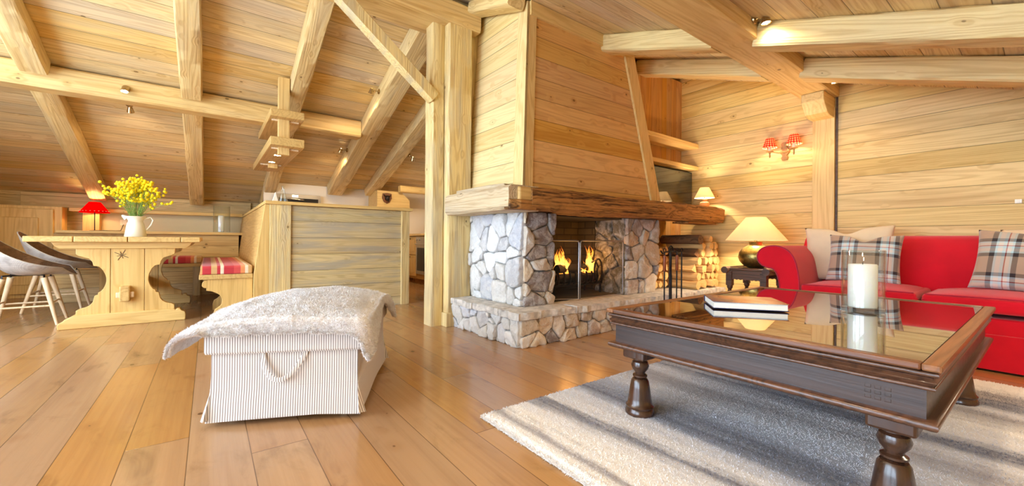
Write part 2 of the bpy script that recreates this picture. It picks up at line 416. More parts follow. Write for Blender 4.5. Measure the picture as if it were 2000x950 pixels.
def mk_fur(name, c1, c2, s=28):
    N = NT(name); o, tc = N.xyz(); P = tc.outputs['Object']
    n = N.noise(P, s, 5., .65, .8)[0]; n2 = N.noise(P, 4.5, 3.)[0]
    c = N.mix(N.smooth(n, .35, .62), c1, c2)
    c = N.mix(N.smooth(n2, .45, .7, 0., .4), c, c1)
    N.pbr(c, .95, N.bump(n, .9, .012), Sheen_Weight=.6, Specular_IOR_Level=.1); return N.m
m_fur = mk_fur('faux_fur', srgb(224, 216, 214), srgb(246, 242, 242), 60)
m_furt = mk_fur('fur_tips', srgb(238, 230, 229), srgb(255, 253, 253), 50)
def mk_rug(name, f=1.):
    N = NT(name); o, tc = N.xyz(); P = tc.outputs['Object']
    n = N.noise(N.comb(N.math('MULTIPLY', o[0], 1.), N.math('MULTIPLY', o[1], .10), 0.), 8., 4., .6, .15)[0]
    m = N.noise(P, 90., 3., .7)[0]
    v = N.math('ADD', N.math('DIVIDE', N.math('SUBTRACT', o[0], .92), 2.45), N.math('MULTIPLY', N.math('SUBTRACT', n, .5), .16))
    v = N.math('ADD', v, N.math('MULTIPLY', N.math('SUBTRACT', m, .5), .03))
    cr_, lt, gy, bl, dk = srgb(240, 234, 228), srgb(218, 215, 217), srgb(158, 150, 150), srgb(182, 184, 196), srgb(98, 98, 112)
    c = N.ramp(v, [(0, cr_), (.035, gy), (.06, cr_), (.10, lt), (.135, dk), (.165, lt), (.21, bl), (.26, dk), (.30, bl), (.36, lt), (.42, gy), (.47, lt), (.52, dk), (.57, lt), (.64, cr_), (.70, gy), (.75, lt), (.81, dk), (.86, gy), (.92, cr_), (1, cr_)])
    c = N.mix(N.smooth(m, .45, .7, 0., .22), c, lt)
    c = N.mix(1-f, c, (.2, .18, .17))
    N.pbr(c, .95, N.bump(m, .5, .006), Sheen_Weight=.3, Specular_IOR_Level=.1); return N.m
m_rug = mk_rug('shag_rug', .85); m_rugt = mk_rug('shag_pile')
def mk_weave():
    N = NT('woven_grey_shell'); o, tc = N.xyz(); P = tc.outputs['Object']
    w = N.n('ShaderNodeTexWave', bands_direction='Z'); w.inputs['Scale'].default_value = 55; N.l(P, w.inputs[0])
    w2 = N.n('ShaderNodeTexWave', bands_direction='Y'); w2.inputs['Scale'].default_value = 55; N.l(P, w2.inputs[0])
    f = N.math('MULTIPLY', w.outputs['Fac'], w2.outputs['Fac']); n = N.noise(P, 12., 3.)[0]
    c = N.mix(N.math('MULTIPLY', f, 1.), srgb(176, 166, 158), srgb(232, 226, 218)); c = N.mix(N.smooth(n, .4, .7, 0., .5), c, srgb(120, 108, 98))
    N.pbr(c, .6, N.bump(f, .4, .003)); return N.m
m_weave = mk_weave()
m_shellin = wood('brown_shell', srgb(120, 88, 64), srgb(66, 46, 34), grain='y', across='z', knots=0, rough=.5)
m_leg = wood('beech_leg', srgb(240, 214, 176), srgb(220, 188, 144), grain='z', across='x', knots=0, ring=4, rough=.4, bump=.1)
m_bark = wood('bark', srgb(128, 92, 60), srgb(58, 38, 24), grain='y', across='z', knots=.4, ring=9, bump=1.2, fiber=1.3, rough=.9)
m_logend = wood('split_log', srgb(244, 204, 136), srgb(206, 148, 80), grain='y', across='x', knots=.1, ring=7, bump=.4, rough=.75)
m_leaf = plain('stem_green', srgb(150, 176, 84), .6, var=.3)
m_yel = plain('yellow_blossom', srgb(250, 226, 8), .7, bump=.5, scale=400)

# ------------------------------------------------------------------ roof functions
YB, ZB, SL = 7.85, 1.333, .343
def cl(y): return ZB+SL*(YB-y)
def cr(y): return 1.809+SL*y
YR = (ZB+SL*YB-1.809)/(2*SL); ZR = cr(YR)
XW = 4.62; XL = -2.6; YF = -1.7

# ------------------------------------------------------------------ room shell
struct(link('floor', BX(XL-.1, XW+.1, YF-.1, 8.1, -.12, 0), m_floor))
bm = B(); prism(bm, [(YR, ZR), (8.1, cl(8.1)), (8.1, cl(8.1)+.12), (YR, ZR+.13), (YF-.1, cr(YF-.1)+.12), (YF-.1, cr(YF-.1))], 'x', XL-.1, XW+.1)
struct(link('ceiling', bm, m_ceil))
bm = B(); prism(bm, [(YF, 0), (8.0, 0), (8.0, cl(8.0)), (YR, ZR), (YF, cr(YF))], 'x', XW, XW+.12)
struct(link('wall_right', bm, m_wallr))
struct(link('wall_back', BX(XL, XW, YB, YB+.12, 0, cl(YB)+.02), m_wallb))
struct(link('wall_front', BX(XL, XW, YF-.12, YF, 0, cr(YF)), m_wallb))
# gable wall on the left with tall window openings (outside the picture, where the daylight comes in)
bm = B(); box(bm, XL-.12, XL, YF, 7.9, 0, .08)
for y0, y1 in ((YF, -1.2), (.62, .86), (2.95, 3.2), (4.6, YB)):
    prism(bm, [(y0, .08), (y1, .08), (y1, min(cl(y1), cr(y1))), (y0, min(cl(y0), cr(y0)))], 'x', XL-.12, XL)
struct(link('wall_left', bm, m_wallb))
for i, (y0, y1) in enumerate(((-1.2, .62), (.86, 2.95), (3.2, 4.6))):
    bm = B(); tp = lambda y: min(cl(y), cr(y))-.02
    for yy in (y0+.03, (y0+y1)/2, y1-.03): box(bm, XL-.09, XL-.03, yy-.03, yy+.03, .08, tp(yy)-.03)
    box(bm, XL-.09, XL-.03, y0, y1, .08, .14)
    struct(link('window_%d' % (i+1), bm, m_tz))
# wall behind the fireplace, niche back wall, kitchen walls
struct(link('wall_chimney', BX(1.66, XW, 3.24, 3.34, 0, 2.86), m_bz))
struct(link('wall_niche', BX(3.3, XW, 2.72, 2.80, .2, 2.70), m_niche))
KY = 7.06
struct(link('wall_kitchen', BX(.66, XW, KY, KY+.1, 0, cl(KY)+.0), m_white))
struct(link('trim_1', BX(XW-.035, XW, 1.195, 1.365, 0, 2.0), pine('trim_wall', grain='z', across='y', knots=.25, ring=9, light=srgb(236, 206, 152), dark=srgb(210, 168, 108)), bevel=.004))
struct(link('trim_2', BX(XW-.012, XW, 1.178, 1.192, 0, 2.1), m_stool))  # dark strip drawn for the shaded groove beside the upright board
struct(link('trim_3', BX(-1.9, .55, YB-.05, YB, 1.14, cl(YB)-.005), m_wallb, bevel=.006))

# ------------------------------------------------------------------ roof timbers
def rafter(x0, x1, ya, yb, side, h, label, seed, mat=None, wav=.05):
    f = cl if side == 'l' else cr
    xc, w = (x0+x1)/2, x1-x0; n = Vector((0, SL if side == 'l' else -SL, 1)).normalized()
    a = Vector((xc, ya, f(ya)))-n*(h/2+.001); b = Vector((xc, yb, f(yb)))-n*(h/2+.001)
    return tbeam('rafter', mat or (m_by if side == 'l' else m_byr), label, a, b, w, h, seed=seed, wav=wav, group='rafters of the %s roof slope' % ('back' if side == 'l' else 'front'), amp=.006, ch=.012)
PY0, PY1 = 5.15, 5.36
for i, (x0, x1, nm) in enumerate(((-1.26, -1.09, 'leftmost rafter above and left of the red lamp'), (-.225, -.055, 'sloping rafter above the yellow flowers'),
                                  (.66, .815, 'sloping rafter beside the hanging rack post'), (1.515, 1.735, 'broad rafter carrying two small spotlights'),
                                  (2.10, 2.29, 'dark-edged rafter nearest the tall corner posts'))):
    if i < 3:
        rafter(x0, x1, 3.50, PY0-.004, 'l', .15, 'upper length of '+nm, i+1)
        rafter(x0, x1, PY1+.004, 7.7, 'l', .15, 'lower length of '+nm, i+11)
    else:
        rafter(x0, x1, 3.50, 6.98, 'l', .18 if i == 3 else .15, ('pale '+nm) if i == 3 else nm, i+1)
tbeam('purlin', m_bx, 'long horizontal pine purlin across the left ceiling with one small spotlight on it', (XL, (PY0+PY1)/2, (cl(PY0)+2.03)/2-.02), (1.51, (PY0+PY1)/2, (cl(PY0)+2.03)/2-.02),
      PY1-PY0, cl(PY0)-2.03-.03, side=(0, 1, 0), seed=21)
tbeam('ridge_beam', m_bx, 'heavy horizontal ridge beam resting on the two tall posts', (XL, 3.29, 2.74), (1.97, 3.29, 2.74), .34, .20, side=(0, 1, 0), seed=22, ch=.015)
q = (1.415+1.17)/2
tbeam('purlin', m_bx, 'big orange-brown purlin with a long crack over the sofa side of the room', (1.3, q, 2.17), (XW-.002, q, 2.17), .245, .15, side=(0, 1, 0), seed=23, ch=.008, amp=.002)
bm = B(); prism(bm, [(4.30, 2.092), (4.30, 2.02), (4.40, 1.925), (4.47, 1.905), (4.618, 1.905), (4.618, 2.092)], 'y', 1.20, 1.37)
tag(link('corbel', bm, m_px, bevel=.005), 'short chamfered timber corbel on the wall under the end of the big purlin', 'corbel')
for j, (x0, x1, nm) in enumerate(((1.83, 1.985, 'rafter at the top edge of the photo, left of the chimney hood'), (2.885, 3.05, 'the pale rafter running into the chimney hood'), (3.72, 3.89, 'the pale rafter above the shelf niche'))):
    yt = (3.10, 2.5, 2.71)[j]
    if j == 0:
        rafter(x0, x1, yt, 2.49, 'r', .095, 'short '+nm, 31, wav=.02); continue
    rafter(x0, x1, yt, 1.43, 'r', .15, 'upper length of '+nm, 31+j, wav=.02)
    rafter(x0, x1, 1.155, YF, 'r', .15, 'lower length of '+nm, 41+j, wav=.02)
tbeam('post', m_bz, 'tall square pine post nearest the kitchen opening, left of the pair', (1.60, 3.287, 0), (1.60, 3.287, 2.64), .115, .15, side=(1, 0, 0), seed=51, cat='post', ch=.01)
t = thing('post', 'wide tall pine post with a small plinth beside the fireplace, right of the pair', 'post', (0, 0, 0))
link('shaft', beam((1.775, 3.185, 0), (1.775, 3.185, 2.64), .235, .10, side=(1, 0, 0), seed=52, ch=.012), m_bz, t, auto=.7)
link('plinth', BX(1.64, 1.72, 3.115, 3.24, 0, .12), m_bz, t, bevel=.004)
bm = beam((.78, 3.235, 2.60), (1.56, 3.235, 1.985), .10, .10, side=(0, 1, 0), seed=53, ch=.006, amp=.002)
# brace cheeks follow the diagonal from the post up to the ridge beam
tag(link('brace', bm, m_bz, auto=.7), 'pale diagonal brace between the left tall post and the ridge beam', 'brace')

# ------------------------------------------------------------------ spotlights
def point(loc, e, col=(1, .72, .42), r=.03, name='lamp_light'):
    l = bpy.data.lights.new(name, 'POINT'); l.energy = e; l.color = col; l.shadow_soft_size = r
    o = bpy.data.objects.new(name, l); o.location = loc; COL.objects.link(o); return o
def spot(loc, aim, e, col=(1, .74, .45), ang=100, blend=.6, r=.03):
    l = bpy.data.lights.new('spot_beam', 'SPOT'); l.energy = e; l.color = col; l.spot_size = math.radians(ang); l.spot_blend = blend; l.shadow_soft_size = r
    o = bpy.data.objects.new('spot_beam', l); o.location = loc; o.rotation_euler = (Vector(aim)-Vector(loc)).to_track_quat('-Z', 'Y').to_euler(); COL.objects.link(o); return o
def fixture(base, n, head, label, e=12, aim=None):
    """small surface spotlight: rosette on the timber, bent arm, tilted head with a lit bulb"""
    t = thing('spotlight', label, 'spotlight', base, group='small brass spotlights'); base = Vector(base); n = Vector(n).normalized(); hv = Vector(head)
    R1 = n.to_track_quat('Z', 'Y').to_matrix().to_4x4()
    link('rosette', lathe(B(), [(.026, -.001), (.03, .004), (.028, .012), (.012, .018)], 20, M=R1), m_chrome, t, auto=.6)
    link('arm', tube(B(), [n*.012, n*.04+hv*.15, hv*.8], .005), m_chrome, t, auto=.6)
    ax = (Vector(aim)-base-hv).normalized() if aim else Vector((0, 0, -1)); R2 = Matrix.Translation(hv) @ ax.to_track_quat('Z', 'Y').to_matrix().to_4x4()
    link('head', lathe(B(), [(.010, -.035), (.018, -.025), (.026, .01), (.030, .022), (.027, .022), (.02, .005)], 20, M=R2, caps=False), m_chrome, t, auto=.6)
    link('bulb', lathe(B(), [(.002, .004), (.020, .006), (.024, .014), (.018, .018), (.002, .019)], 16, M=R2), m_bulb, t, auto=.6)
    spot(base+hv+ax*.03, base+hv+ax, e, ang=120)
fixture((-.62, PY0-.002, 2.13), (0, -1, 0), (0, -.07, -.03), 'small brass spotlight on the face of the long left purlin', 25, (-.6, 4.6, .8))
fixture((-.62, PY1+.006, 2.045), (0, 1, 0), (0, .06, -.04), 'small brass spotlight half hidden behind the long left purlin', 25, (-.6, 6.6, .8))
fixture((1.513, 4.5, 2.40), (-1, 0, 0), (-.09, 0, -.02), 'upper small brass spotlight on the broad rafter', 28, (1.3, 5.1, 1.0))
fixture((1.513, 5.78, 1.97), (-1, 0, 0), (-.09, 0, -.02), 'lower small brass spotlight on the broad rafter above the kitchen bar', 28, (1.3, 6.4, 1.0))
fixture((2.32, 5.6, 1.98), (1, 0, -.3), (.06, 0, -.05), 'small spotlight beyond the dark rafter, beside the tall post', 30, (2.6, 6.3, .8))
fixture((2.83, 1.168, 2.20), (0, -1, 0), (.0, -.07, -.03), 'dazzling brass spotlight on the big purlin at the top of the photo', 22, (2.9, .9, .4))
fixture((4.20, 1.168, 2.15), (0, -1, 0), (.0, -.07, -.03), 'brass spotlight at the wall end of the big purlin', 12, (4.25, .9, .5))

# ------------------------------------------------------------------ hanging rack above the bar
t = thing('hanging_rack', 'two-tier rack of thick pine boards hung on posts from the ceiling above the bar', 'rack')
link('board', BX(.475, .775, 4.56, 5.75, 1.955, 2.03), m_py, t, bevel=.006)
link('board', BX(.475, .775, 4.56, 6.45, 1.672, 1.755), m_py, t, bevel=.006)
link('hanger', BX(.555, .655, 4.66, 4.73, 1.60, cl(4.70)-.03), m_tz, t, bevel=.004)
link('hanger', BX(.58, .68, 5.75, 5.82, 1.62, 1.72), m_tz, t, bevel=.004)
for q in ((.50, .74, 4.68, 4.71, 1.94, 1.954), (.50, .74, 4.68, 4.71, 1.655, 1.669), (.50, .72, 5.77, 5.80, 1.655, 1.669), (.49, .56, 4.68, 4.71, 2.44, 2.455)): link('wedge', BX(*q), m_leg, t)
def star(cx, cy, z):
    bm = B(); pts = []
    for i in range(10):
        r = .035 if i % 2 == 0 else .014; a = i*PI/5; pts.append((cx+r*math.cos(a), cy+r*math.sin(a)))
    prism(bm, pts, 'z', z-.003, z); return bm
link('star_inlay', star(.60, 4.90, 1.671), m_darkw, t); link('star_inlay', star(.60, 5.12, 1.671), m_bulbs, t); link('star_inlay', star(.60, 5.62, 1.671), m_bulbs, t)

# ------------------------------------------------------------------ stone work
def clip(poly, px, py, nx, ny):
    out = []
    for i in range(len(poly)):
        a = poly[i]; b = poly[(i+1) % len(poly)]
        da = (a[0]-px)*nx+(a[1]-py)*ny; db = (b[0]-px)*nx+(b[1]-py)*ny
        if da <= 0: out.append(a)
        if (da < 0 < db) or (db < 0 < da):
            s = da/(da-db); out.append((a[0]+(b[0]-a[0])*s, a[1]+(b[1]-a[1])*s))
    return out
TONES_DAYLIT = [srgb(238, 236, 234), srgb(224, 222, 224), srgb(246, 244, 242), srgb(218, 220, 228), srgb(240, 236, 230), srgb(255, 255, 255)]  # left-facing stones: cool daylight is painted into these pale tones
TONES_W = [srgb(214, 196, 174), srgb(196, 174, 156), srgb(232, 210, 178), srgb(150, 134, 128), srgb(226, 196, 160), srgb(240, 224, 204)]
def stones(bm, cl_, O, U, V, Wd, Ht, size, seed, tones, h=(.012, .034), asp=1.25, gap=.006):
    O, U, V = Vector(O), Vector(U), Vector(V); Nn = U.cross(V).normalized(); rr = random.Random(seed)
    nx = max(1, round(Wd/(size*asp))); ny = max(1, round(Ht/size)); P = []
    for j in range(ny):
        for i in range(nx):
            P.append(((i+.5+(.25 if j % 2 else -.25)+rr.uniform(-.38, .38))*Wd/nx, (j+.5+rr.uniform(-.42, .42))*Ht/ny, rr.uniform(-.1, .55)*size*size))
    for _ in range(int(nx*ny*.55)): P.append((rr.uniform(0, Wd), rr.uniform(0, Ht), -.25*size*size))
    for a in P:
        poly = [(0, 0), (Wd, 0), (Wd, Ht), (0, Ht)]
        for b in P:
            if b is a: continue
            mx, my = (a[0]+b[0])/2, (a[1]+b[1])/2; dx, dy = b[0]-a[0], b[1]-a[1]; l = math.hypot(dx, dy)+1e-6; q = (a[2]-b[2])/(2*l); mx += dx/l*q; my += dy/l*q
            if l > size*4: continue
            poly = clip(poly, mx-dx/l*gap, my-dy/l*gap, dx/l, dy/l)
            if len(poly) < 3: break
        if len(poly) < 3: continue
        A = abs(sum(poly[i][0]*poly[(i+1) % len(poly)][1]-poly[(i+1) % len(poly)][0]*poly[i][1] for i in range(len(poly))))/2
        if A < size*size*.03: continue
        # round the corners and roughen the outline
        pts = []
        n = len(poly)
        for i in range(n):
            p, q = Vector(poly[i]), Vector(poly[(i+1) % n]); L = (q-p).length
            c = min(.22, .010/L if L > 0 else .22); k = max(2, int(L/.02))
            for s in [c+(1-2*c)*m/k for m in range(k+1)]:
                w = p+(q-p)*s; nn = Vector((q.y-p.y, p.x-q.x)).normalized()
                w += nn*noise.noise(Vector((w.x*22, w.y*22, seed)))*.006; pts.append(w)
        cx = sum(p.x for p in pts)/len(pts); cy = sum(p.y for p in pts)/len(pts); C0 = Vector((cx, cy))
        hh = rr.uniform(*h); tilt = Vector((rr.uniform(-.12, .12), rr.uniform(-.12, .12)))
        col = rr.choice(tones); k = rr.uniform(.82, 1.12); col = tuple(min(1, c*k) for c in col)
        rings = []
        for sc_, hz in ((1., -.015), (1., hh*.5), (.98, hh*.82), (.92, hh*.97), (.66, hh*1.02), (.33, hh*1.05)):
            ring = []
            for p in pts:
                w = C0+(p-C0)*sc_; z = hz
                if hz > 0: z += (w-C0).dot(tilt)*min(1, hz/hh)*1.4+(abs(noise.noise(Vector((w.x*11, w.y*11, seed+cx*9))))*-.026+.006+noise.noise(Vector((w.x*40, w.y*40, seed)))*.005)*(1 if sc_ < 1 else .4)
                ring.append(bm.verts.new(O+U*w.x+V*w.y+Nn*z))
            rings.append(ring)
        top = bm.verts.new(O+U*cx+V*cy+Nn*(hh*1.1+.002)); m = len(pts)
        for ra, rb in zip(rings, rings[1:]):
            for i in range(m):
                f = bm.faces.new((ra[i], ra[(i+1) % m], rb[(i+1) % m], rb[i])); f.smooth = True
                for lp in f.loops: lp[cl_] = (*col, 1)
        for i in range(m):
            f = bm.faces.new((rings[-1][i], rings[-1][(i+1) % m], top)); f.smooth = True
            for lp in f.loops: lp[cl_] = (*col, 1)
def sbm():
    bm = B(); return bm, bm.loops.layers.float_color.new('col')
fp = thing('fireplace', 'corner fireplace of rubble stone with old beam mantel and pine-clad hood, fire burning inside', 'fireplace', (0, 0, 0))
HX0, HY0 = 1.735, 2.215
# hearth base
bm, lc = sbm()
stones(bm, lc, (HX0, 3.12, 0), (0, -1, 0), (0, 0, 1), 3.12-HY0, .20, .092, 3, TONES_DAYLIT, asp=1.25, gap=.0045)
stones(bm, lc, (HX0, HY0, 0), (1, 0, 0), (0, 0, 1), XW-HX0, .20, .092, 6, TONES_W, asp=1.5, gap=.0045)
link('hearth_stones', bm, m_stone, fp, recalc=False)
link('hearth_core', BX(HX0+.004, XW, HY0+.004, 3.14, 0, .2), m_mortar, fp)
def slab(x0, x1, y0, y1, z0, z1, seed, e):
    """rough-edged stone slab; e = which sides are ragged"""
    pts = []
    def edge(a, b, rag):
        a, b = Vector(a), Vector(b); L = (b-a).length; k = max(2, int(L/.02))
        nn = Vector((b.y-a.y, a.x-b.x)).normalized()
        for i in range(k):
            w = a+(b-a)*i/k
            if rag and 0 < i: w += nn*(noise.noise(Vector((w.x*9, w.y*9, seed)))*.022+noise.noise(Vector((w.x*30, w.y*30, seed)))*.012)
            pts.append(w)
    edge((x0, y0), (x1, y0), 's' in e); edge((x1, y0), (x1, y1), 0); edge((x1, y1), (x0, y1), 0); edge((x0, y1), (x0, y0), 'w' in e)
    bm = B(); n = len(pts); rings = []
    C0 = Vector(((x0+x1)/2, (y0+y1)/2))
    for sc_, z in ((.995, z0), (1.0, z0+(z1-z0)*.3), (.998, z0+(z1-z0)*.75), (.985, z1-.001), (.9, z1), (.5, z1+.001)):
        rings.append([bm.verts.new((*(C0+(p-C0)*sc_+Vector((noise.noise(Vector((p.x*23, p.y*23, z*60)))*.010,)*2)), z+noise.noise(Vector((p.x*9, p.y*9, z*9+seed)))*.005)) for p in pts])
    for a, b in zip(rings, rings[1:]):
        for i in range(n): bm.faces.new((a[i], a[(i+1) % n], b[(i+1) % n], b[i]))
    bm.faces.new(rings[0][::-1]); bm.faces.new(rings[-1])
    return bm
m_slab = plain('hearth_slab_stone', srgb(208, 202, 194), .7, bump=1., scale=22, var=.28)
for k, (x0, x1, y0, y1, e) in enumerate(((1.695, 2.25, 2.175, 2.42, 'sw'), (2.256, 2.78, 2.17, 2.45, 's'), (2.786, 3.5, 2.175, 2.45, 's'), (3.506, 4.05, 2.165, 2.72, 's'), (4.056, XW, 2.175, 2.72, 's'),
                                          (1.695, 2.0, 2.425, 2.78, 'w'), (1.69, 2.0, 2.786, 3.135, 'w'))):
    link('hearth_slab', slab(x0, x1, y0, y1, .2, .25, k, e), m_slab, fp, auto=.5)
# pillars
bm, lc = sbm()
stones(bm, lc, (1.905, 3.2, .25), (0, -1, 0), (0, 0, 1), .805, .72, .15, 12, TONES_DAYLIT, h=(.015, .045), asp=1.0, gap=.005)
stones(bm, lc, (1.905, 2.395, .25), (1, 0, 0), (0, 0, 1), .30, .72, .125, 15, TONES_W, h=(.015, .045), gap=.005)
link('stone_pillar', bm, m_stone, fp, recalc=False)
bm, lc = sbm()
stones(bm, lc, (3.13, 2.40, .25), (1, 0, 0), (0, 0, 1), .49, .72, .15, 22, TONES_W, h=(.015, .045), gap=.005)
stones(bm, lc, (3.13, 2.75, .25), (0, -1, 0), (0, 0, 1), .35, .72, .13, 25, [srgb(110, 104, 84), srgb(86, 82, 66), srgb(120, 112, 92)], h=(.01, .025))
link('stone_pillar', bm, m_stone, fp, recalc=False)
link('pillar_core', BX(1.91, 2.2, 2.40, 3.22, .25, .97), m_mortar, fp); link('pillar_core', BX(3.135, 3.61, 2.405, 2.85, .25, .97), m_mortar, fp)
# firebox lining (hollow)
bm = B(); box(bm, 2.2, 3.133, 2.99, 3.05, .25, .97); box(bm, 2.2, 2.22, 2.42, 2.99, .25, .97); box(bm, 3.11, 3.135, 2.76, 2.99, .25, .97)
box(bm, 2.2, 3.133, 2.45, 2.99, .235, .256); box(bm, 2.2, 3.133, 2.42, 3.05, .955, .97)
link('firebox', bm, m_brick, fp)
# mantel beams
def rough_block(x0, x1, y0, y1, z0, z1, seed, amp=.010, seg=.04, ax='x'):
    a, b = ((x0, (y0+y1)/2, (z0+z1)/2), (x1, (y0+y1)/2, (z0+z1)/2)) if ax == 'x' else (((x0+x1)/2, y0, (z0+z1)/2), ((x0+x1)/2, y1, (z0+z1)/2))
    w, h = ((y1-y0), (z1-z0)) if ax == 'x' else ((x1-x0), (z1-z0))
    return beam(a, b, w, h, side=(0, 1, 0) if ax == 'x' else (1, 0, 0), ch=.022, amp=amp, seg=seg, seed=seed)
link('mantel_beam', rough_block(1.80, 4.56, 2.165, 2.44, .968, 1.13, 61, .022), m_mx, fp, auto=.6)
link('mantel_side_beam', rough_block(1.62, 1.90, 2.20, 3.12, .965, 1.135, 62, .012, ax='y'), m_my, fp, auto=.6)
bm = B(); prism(bm, [(1.70, 2.18), (1.90, 2.18), (1.90, 2.45), (1.64, 2.45)], 'z', 1.0, 1.125)
link('mantel_end_block', bm, m_cut, fp, bevel=.01)
bm = B(); prism(bm, [(1.622, 2.19), (1.70, 2.165), (1.84, 2.165), (1.84, 2.23), (1.622, 2.26)], 'z', .965, 1.035)
link('mantel_splinter', bm, m_mx, fp, bevel=.008)
bm = B(); prism(bm, [(1.66, 2.52), (1.70, 2.36), (1.86, 2.40), (1.86, 2.9), (1.66, 3.0)], 'z', 1.128, 1.165)
link('mantel_top_slab', bm, m_my, fp, bevel=.01)
link('mantel_underboard', BX(3.95, 4.52, 2.24, 2.42, .945, .962), m_mx, fp)
# hood (tapering, pine clad)
def hoodpt(t): return (1.90+.12*t, 2.40+.105*t, 3.655-.33*t)
z0, z1 = 1.12, 2.95
tt = lambda z: (z-1.13)/1.5
def hood_mesh():
    bm = B(); (xa, ya, xb), (xc, yc, xd) = hoodpt(tt(z0)), hoodpt(tt(z1))
    lo = [(xa, ya, z0), (xb, ya, z0), (xb, 3.235, z0), (xa, 3.235, z0)]
    topz = lambda y: min(cr(y), ZR)-.004
    # top follows the roof slope
    def at(z): return hoodpt(tt(z))
    zf = 2.655; xf, yf, xg = at(zf); xr, _, xs = at(2.84)
    hi = [(xf, yf, zf), (xg, yf, zf), (xs, 3.235, 2.905), (xr, 3.235, 2.905)]
    vs = [bm.verts.new(p) for p in lo+hi]
    return bm, vs
bm, vs = hood_mesh(); bm.faces.new([vs[i] for i in (0, 1, 5, 4)]); bm.faces.new([vs[i] for i in (4, 5, 6, 7)]); bm.faces.new([vs[i] for i in (1, 2, 6, 5)])
bm.faces.new([vs[i] for i in (3, 2, 1, 0)]); bm.faces.new([vs[i] for i in (2, 3, 7, 6)]); bm.faces.new([vs[i] for i in (3, 0, 4, 7)])
bm.normal_update()
hd = link('hood', bm, [m_hoodf_warm, m_hoods], fp)
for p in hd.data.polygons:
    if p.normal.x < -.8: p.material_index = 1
def strip(za, zb, off, w, th, front, right=False):
    """board lying on the hood, following its slope"""
    bm = B(); pts = []
    for z in (za, zb):
        xa, ya, xb = hoodpt(tt(z))
        if right: pts.append([(xb-w, ya-th, z), (xb+.02, ya-th, z), (xb+.02, ya+.08, z), (xb-w, ya+.08, z)])
        elif front: pts.append([(xa-th, ya-th, z), (xa+w, ya-th, z), (xa+w, ya+.01, z), (xa-th, ya+.01, z)])
        else: pts.append([(xa-th, ya-th+.0005, z), (xa+.01, ya-th+.0005, z), (xa+.01, ya+w, z), (xa-th, ya+w, z)])
    v = [[bm.verts.new(p) for p in r] for r in pts]
    for i in range(4): bm.faces.new((v[0][i], v[0][(i+1) % 4], v[1][(i+1) % 4], v[1][i]))
    bm.faces.new(v[0][::-1]); bm.faces.new(v[1]); return bm
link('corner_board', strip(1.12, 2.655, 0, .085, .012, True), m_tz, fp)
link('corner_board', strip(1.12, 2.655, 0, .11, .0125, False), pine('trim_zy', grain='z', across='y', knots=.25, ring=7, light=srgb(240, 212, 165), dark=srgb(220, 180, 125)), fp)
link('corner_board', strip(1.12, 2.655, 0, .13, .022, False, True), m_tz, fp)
link('fascia_board', BX(2.03, 3.33, 2.475, 2.50, 2.545, 2.655), m_px, fp)
# fire dogs and grate
gr = thing('fire_grate', 'curved iron basket grate holding the burning logs in the firebox', 'grate')
for i in range(9):
    x = 2.46+i*.072; link('bar', tube(B(), [(x, 2.60, .47), (x, 2.585, .42), (x, 2.60, .37), (x, 2.66, .345), (x, 2.80, .34), (x, 2.86, .37), (x, 2.87, .46)], .010, 6), m_iron, gr, auto=.9)
link('frame', tube(B(), [(2.42, 2.63, .352), (3.07, 2.63, .352)], .012), m_iron, gr); link('frame', tube(B(), [(2.42, 2.83, .348), (3.07, 2.83, .348)], .012), m_iron, gr)
for x in (2.44, 3.05):
    for y in (2.63, 2.83): link('leg', tube(B(), [(x, y, .256), (x, y, .35)], .011), m_iron, gr)
link('scroll', tube(B(), [(3.02+.06*math.cos(a)*.9, 2.63, .47+.11*math.sin(a)) for a in [i*2*PI/24 for i in range(24)]], .009, 6, closed=True), m_iron, gr)
link('scroll', tube(B(), [(2.92, 2.63, .35), (2.99, 2.63, .42), (3.02, 2.63, .50), (2.98, 2.63, .57), (2.93, 2.63, .55)], .008, 6), m_iron, gr)
def logmesh(L, r, seed, split=True, ax='y'):
    rr = random.Random(seed); bm = B(); n = 12; A = []
    k = rr.choice((3, 4, 5)) if split else 0
    for i in range(n):
        a = 2*PI*i/n
        if split:
            s = 2*PI/k; q = (a+seed) % s-s/2; rad = r*math.cos(s/2)/math.cos(q)*(.95 if k > 3 else 1.15); rad = min(rad, r*1.15)
        else: rad = r*(1+.08*math.sin(3*a+seed))
        A.append((rad*math.cos(a), rad*math.sin(a)))
    rings = []; m = 5
    for j in range(m+1):
        y = L*(j/m-.5); o = noise.noise(Vector((j*.7, seed, 0)))*r*.12
        rings.append([bm.verts.new((x*(1+.06*noise.noise(Vector((x*30, j, seed))))+o, y, z)) for x, z in A])
    for a, b in zip(rings, rings[1:]):
        for i in range(n): bm.faces.new((a[i], a[(i+1) % n], b[(i+1) % n], b[i]))
    bm.faces.new(rings[0][::-1]); bm.faces.new(rings[-1]); return bm
m_char = plain('charred_wood', (.03, .022, .018), .9, bump=1., scale=40, var=.5)
for i, (x, y, z, rz) in enumerate(((2.77, 2.69, .41, 1.5), (2.75, 2.79, .41, 1.62), (2.79, 2.74, .49, 1.70))):
    o = link('burning_log', logmesh(.5, .04, 70+i, False), m_char, auto=.8); o.location = (x, y, z); o.rotation_euler = (0, 0, rz)
    tag(o, ('charred log at the front of the fire grate', 'charred log at the back of the fire grate', 'charred log lying on top of the two others in the grate')[i], 'log', 'logs burning in the grate')
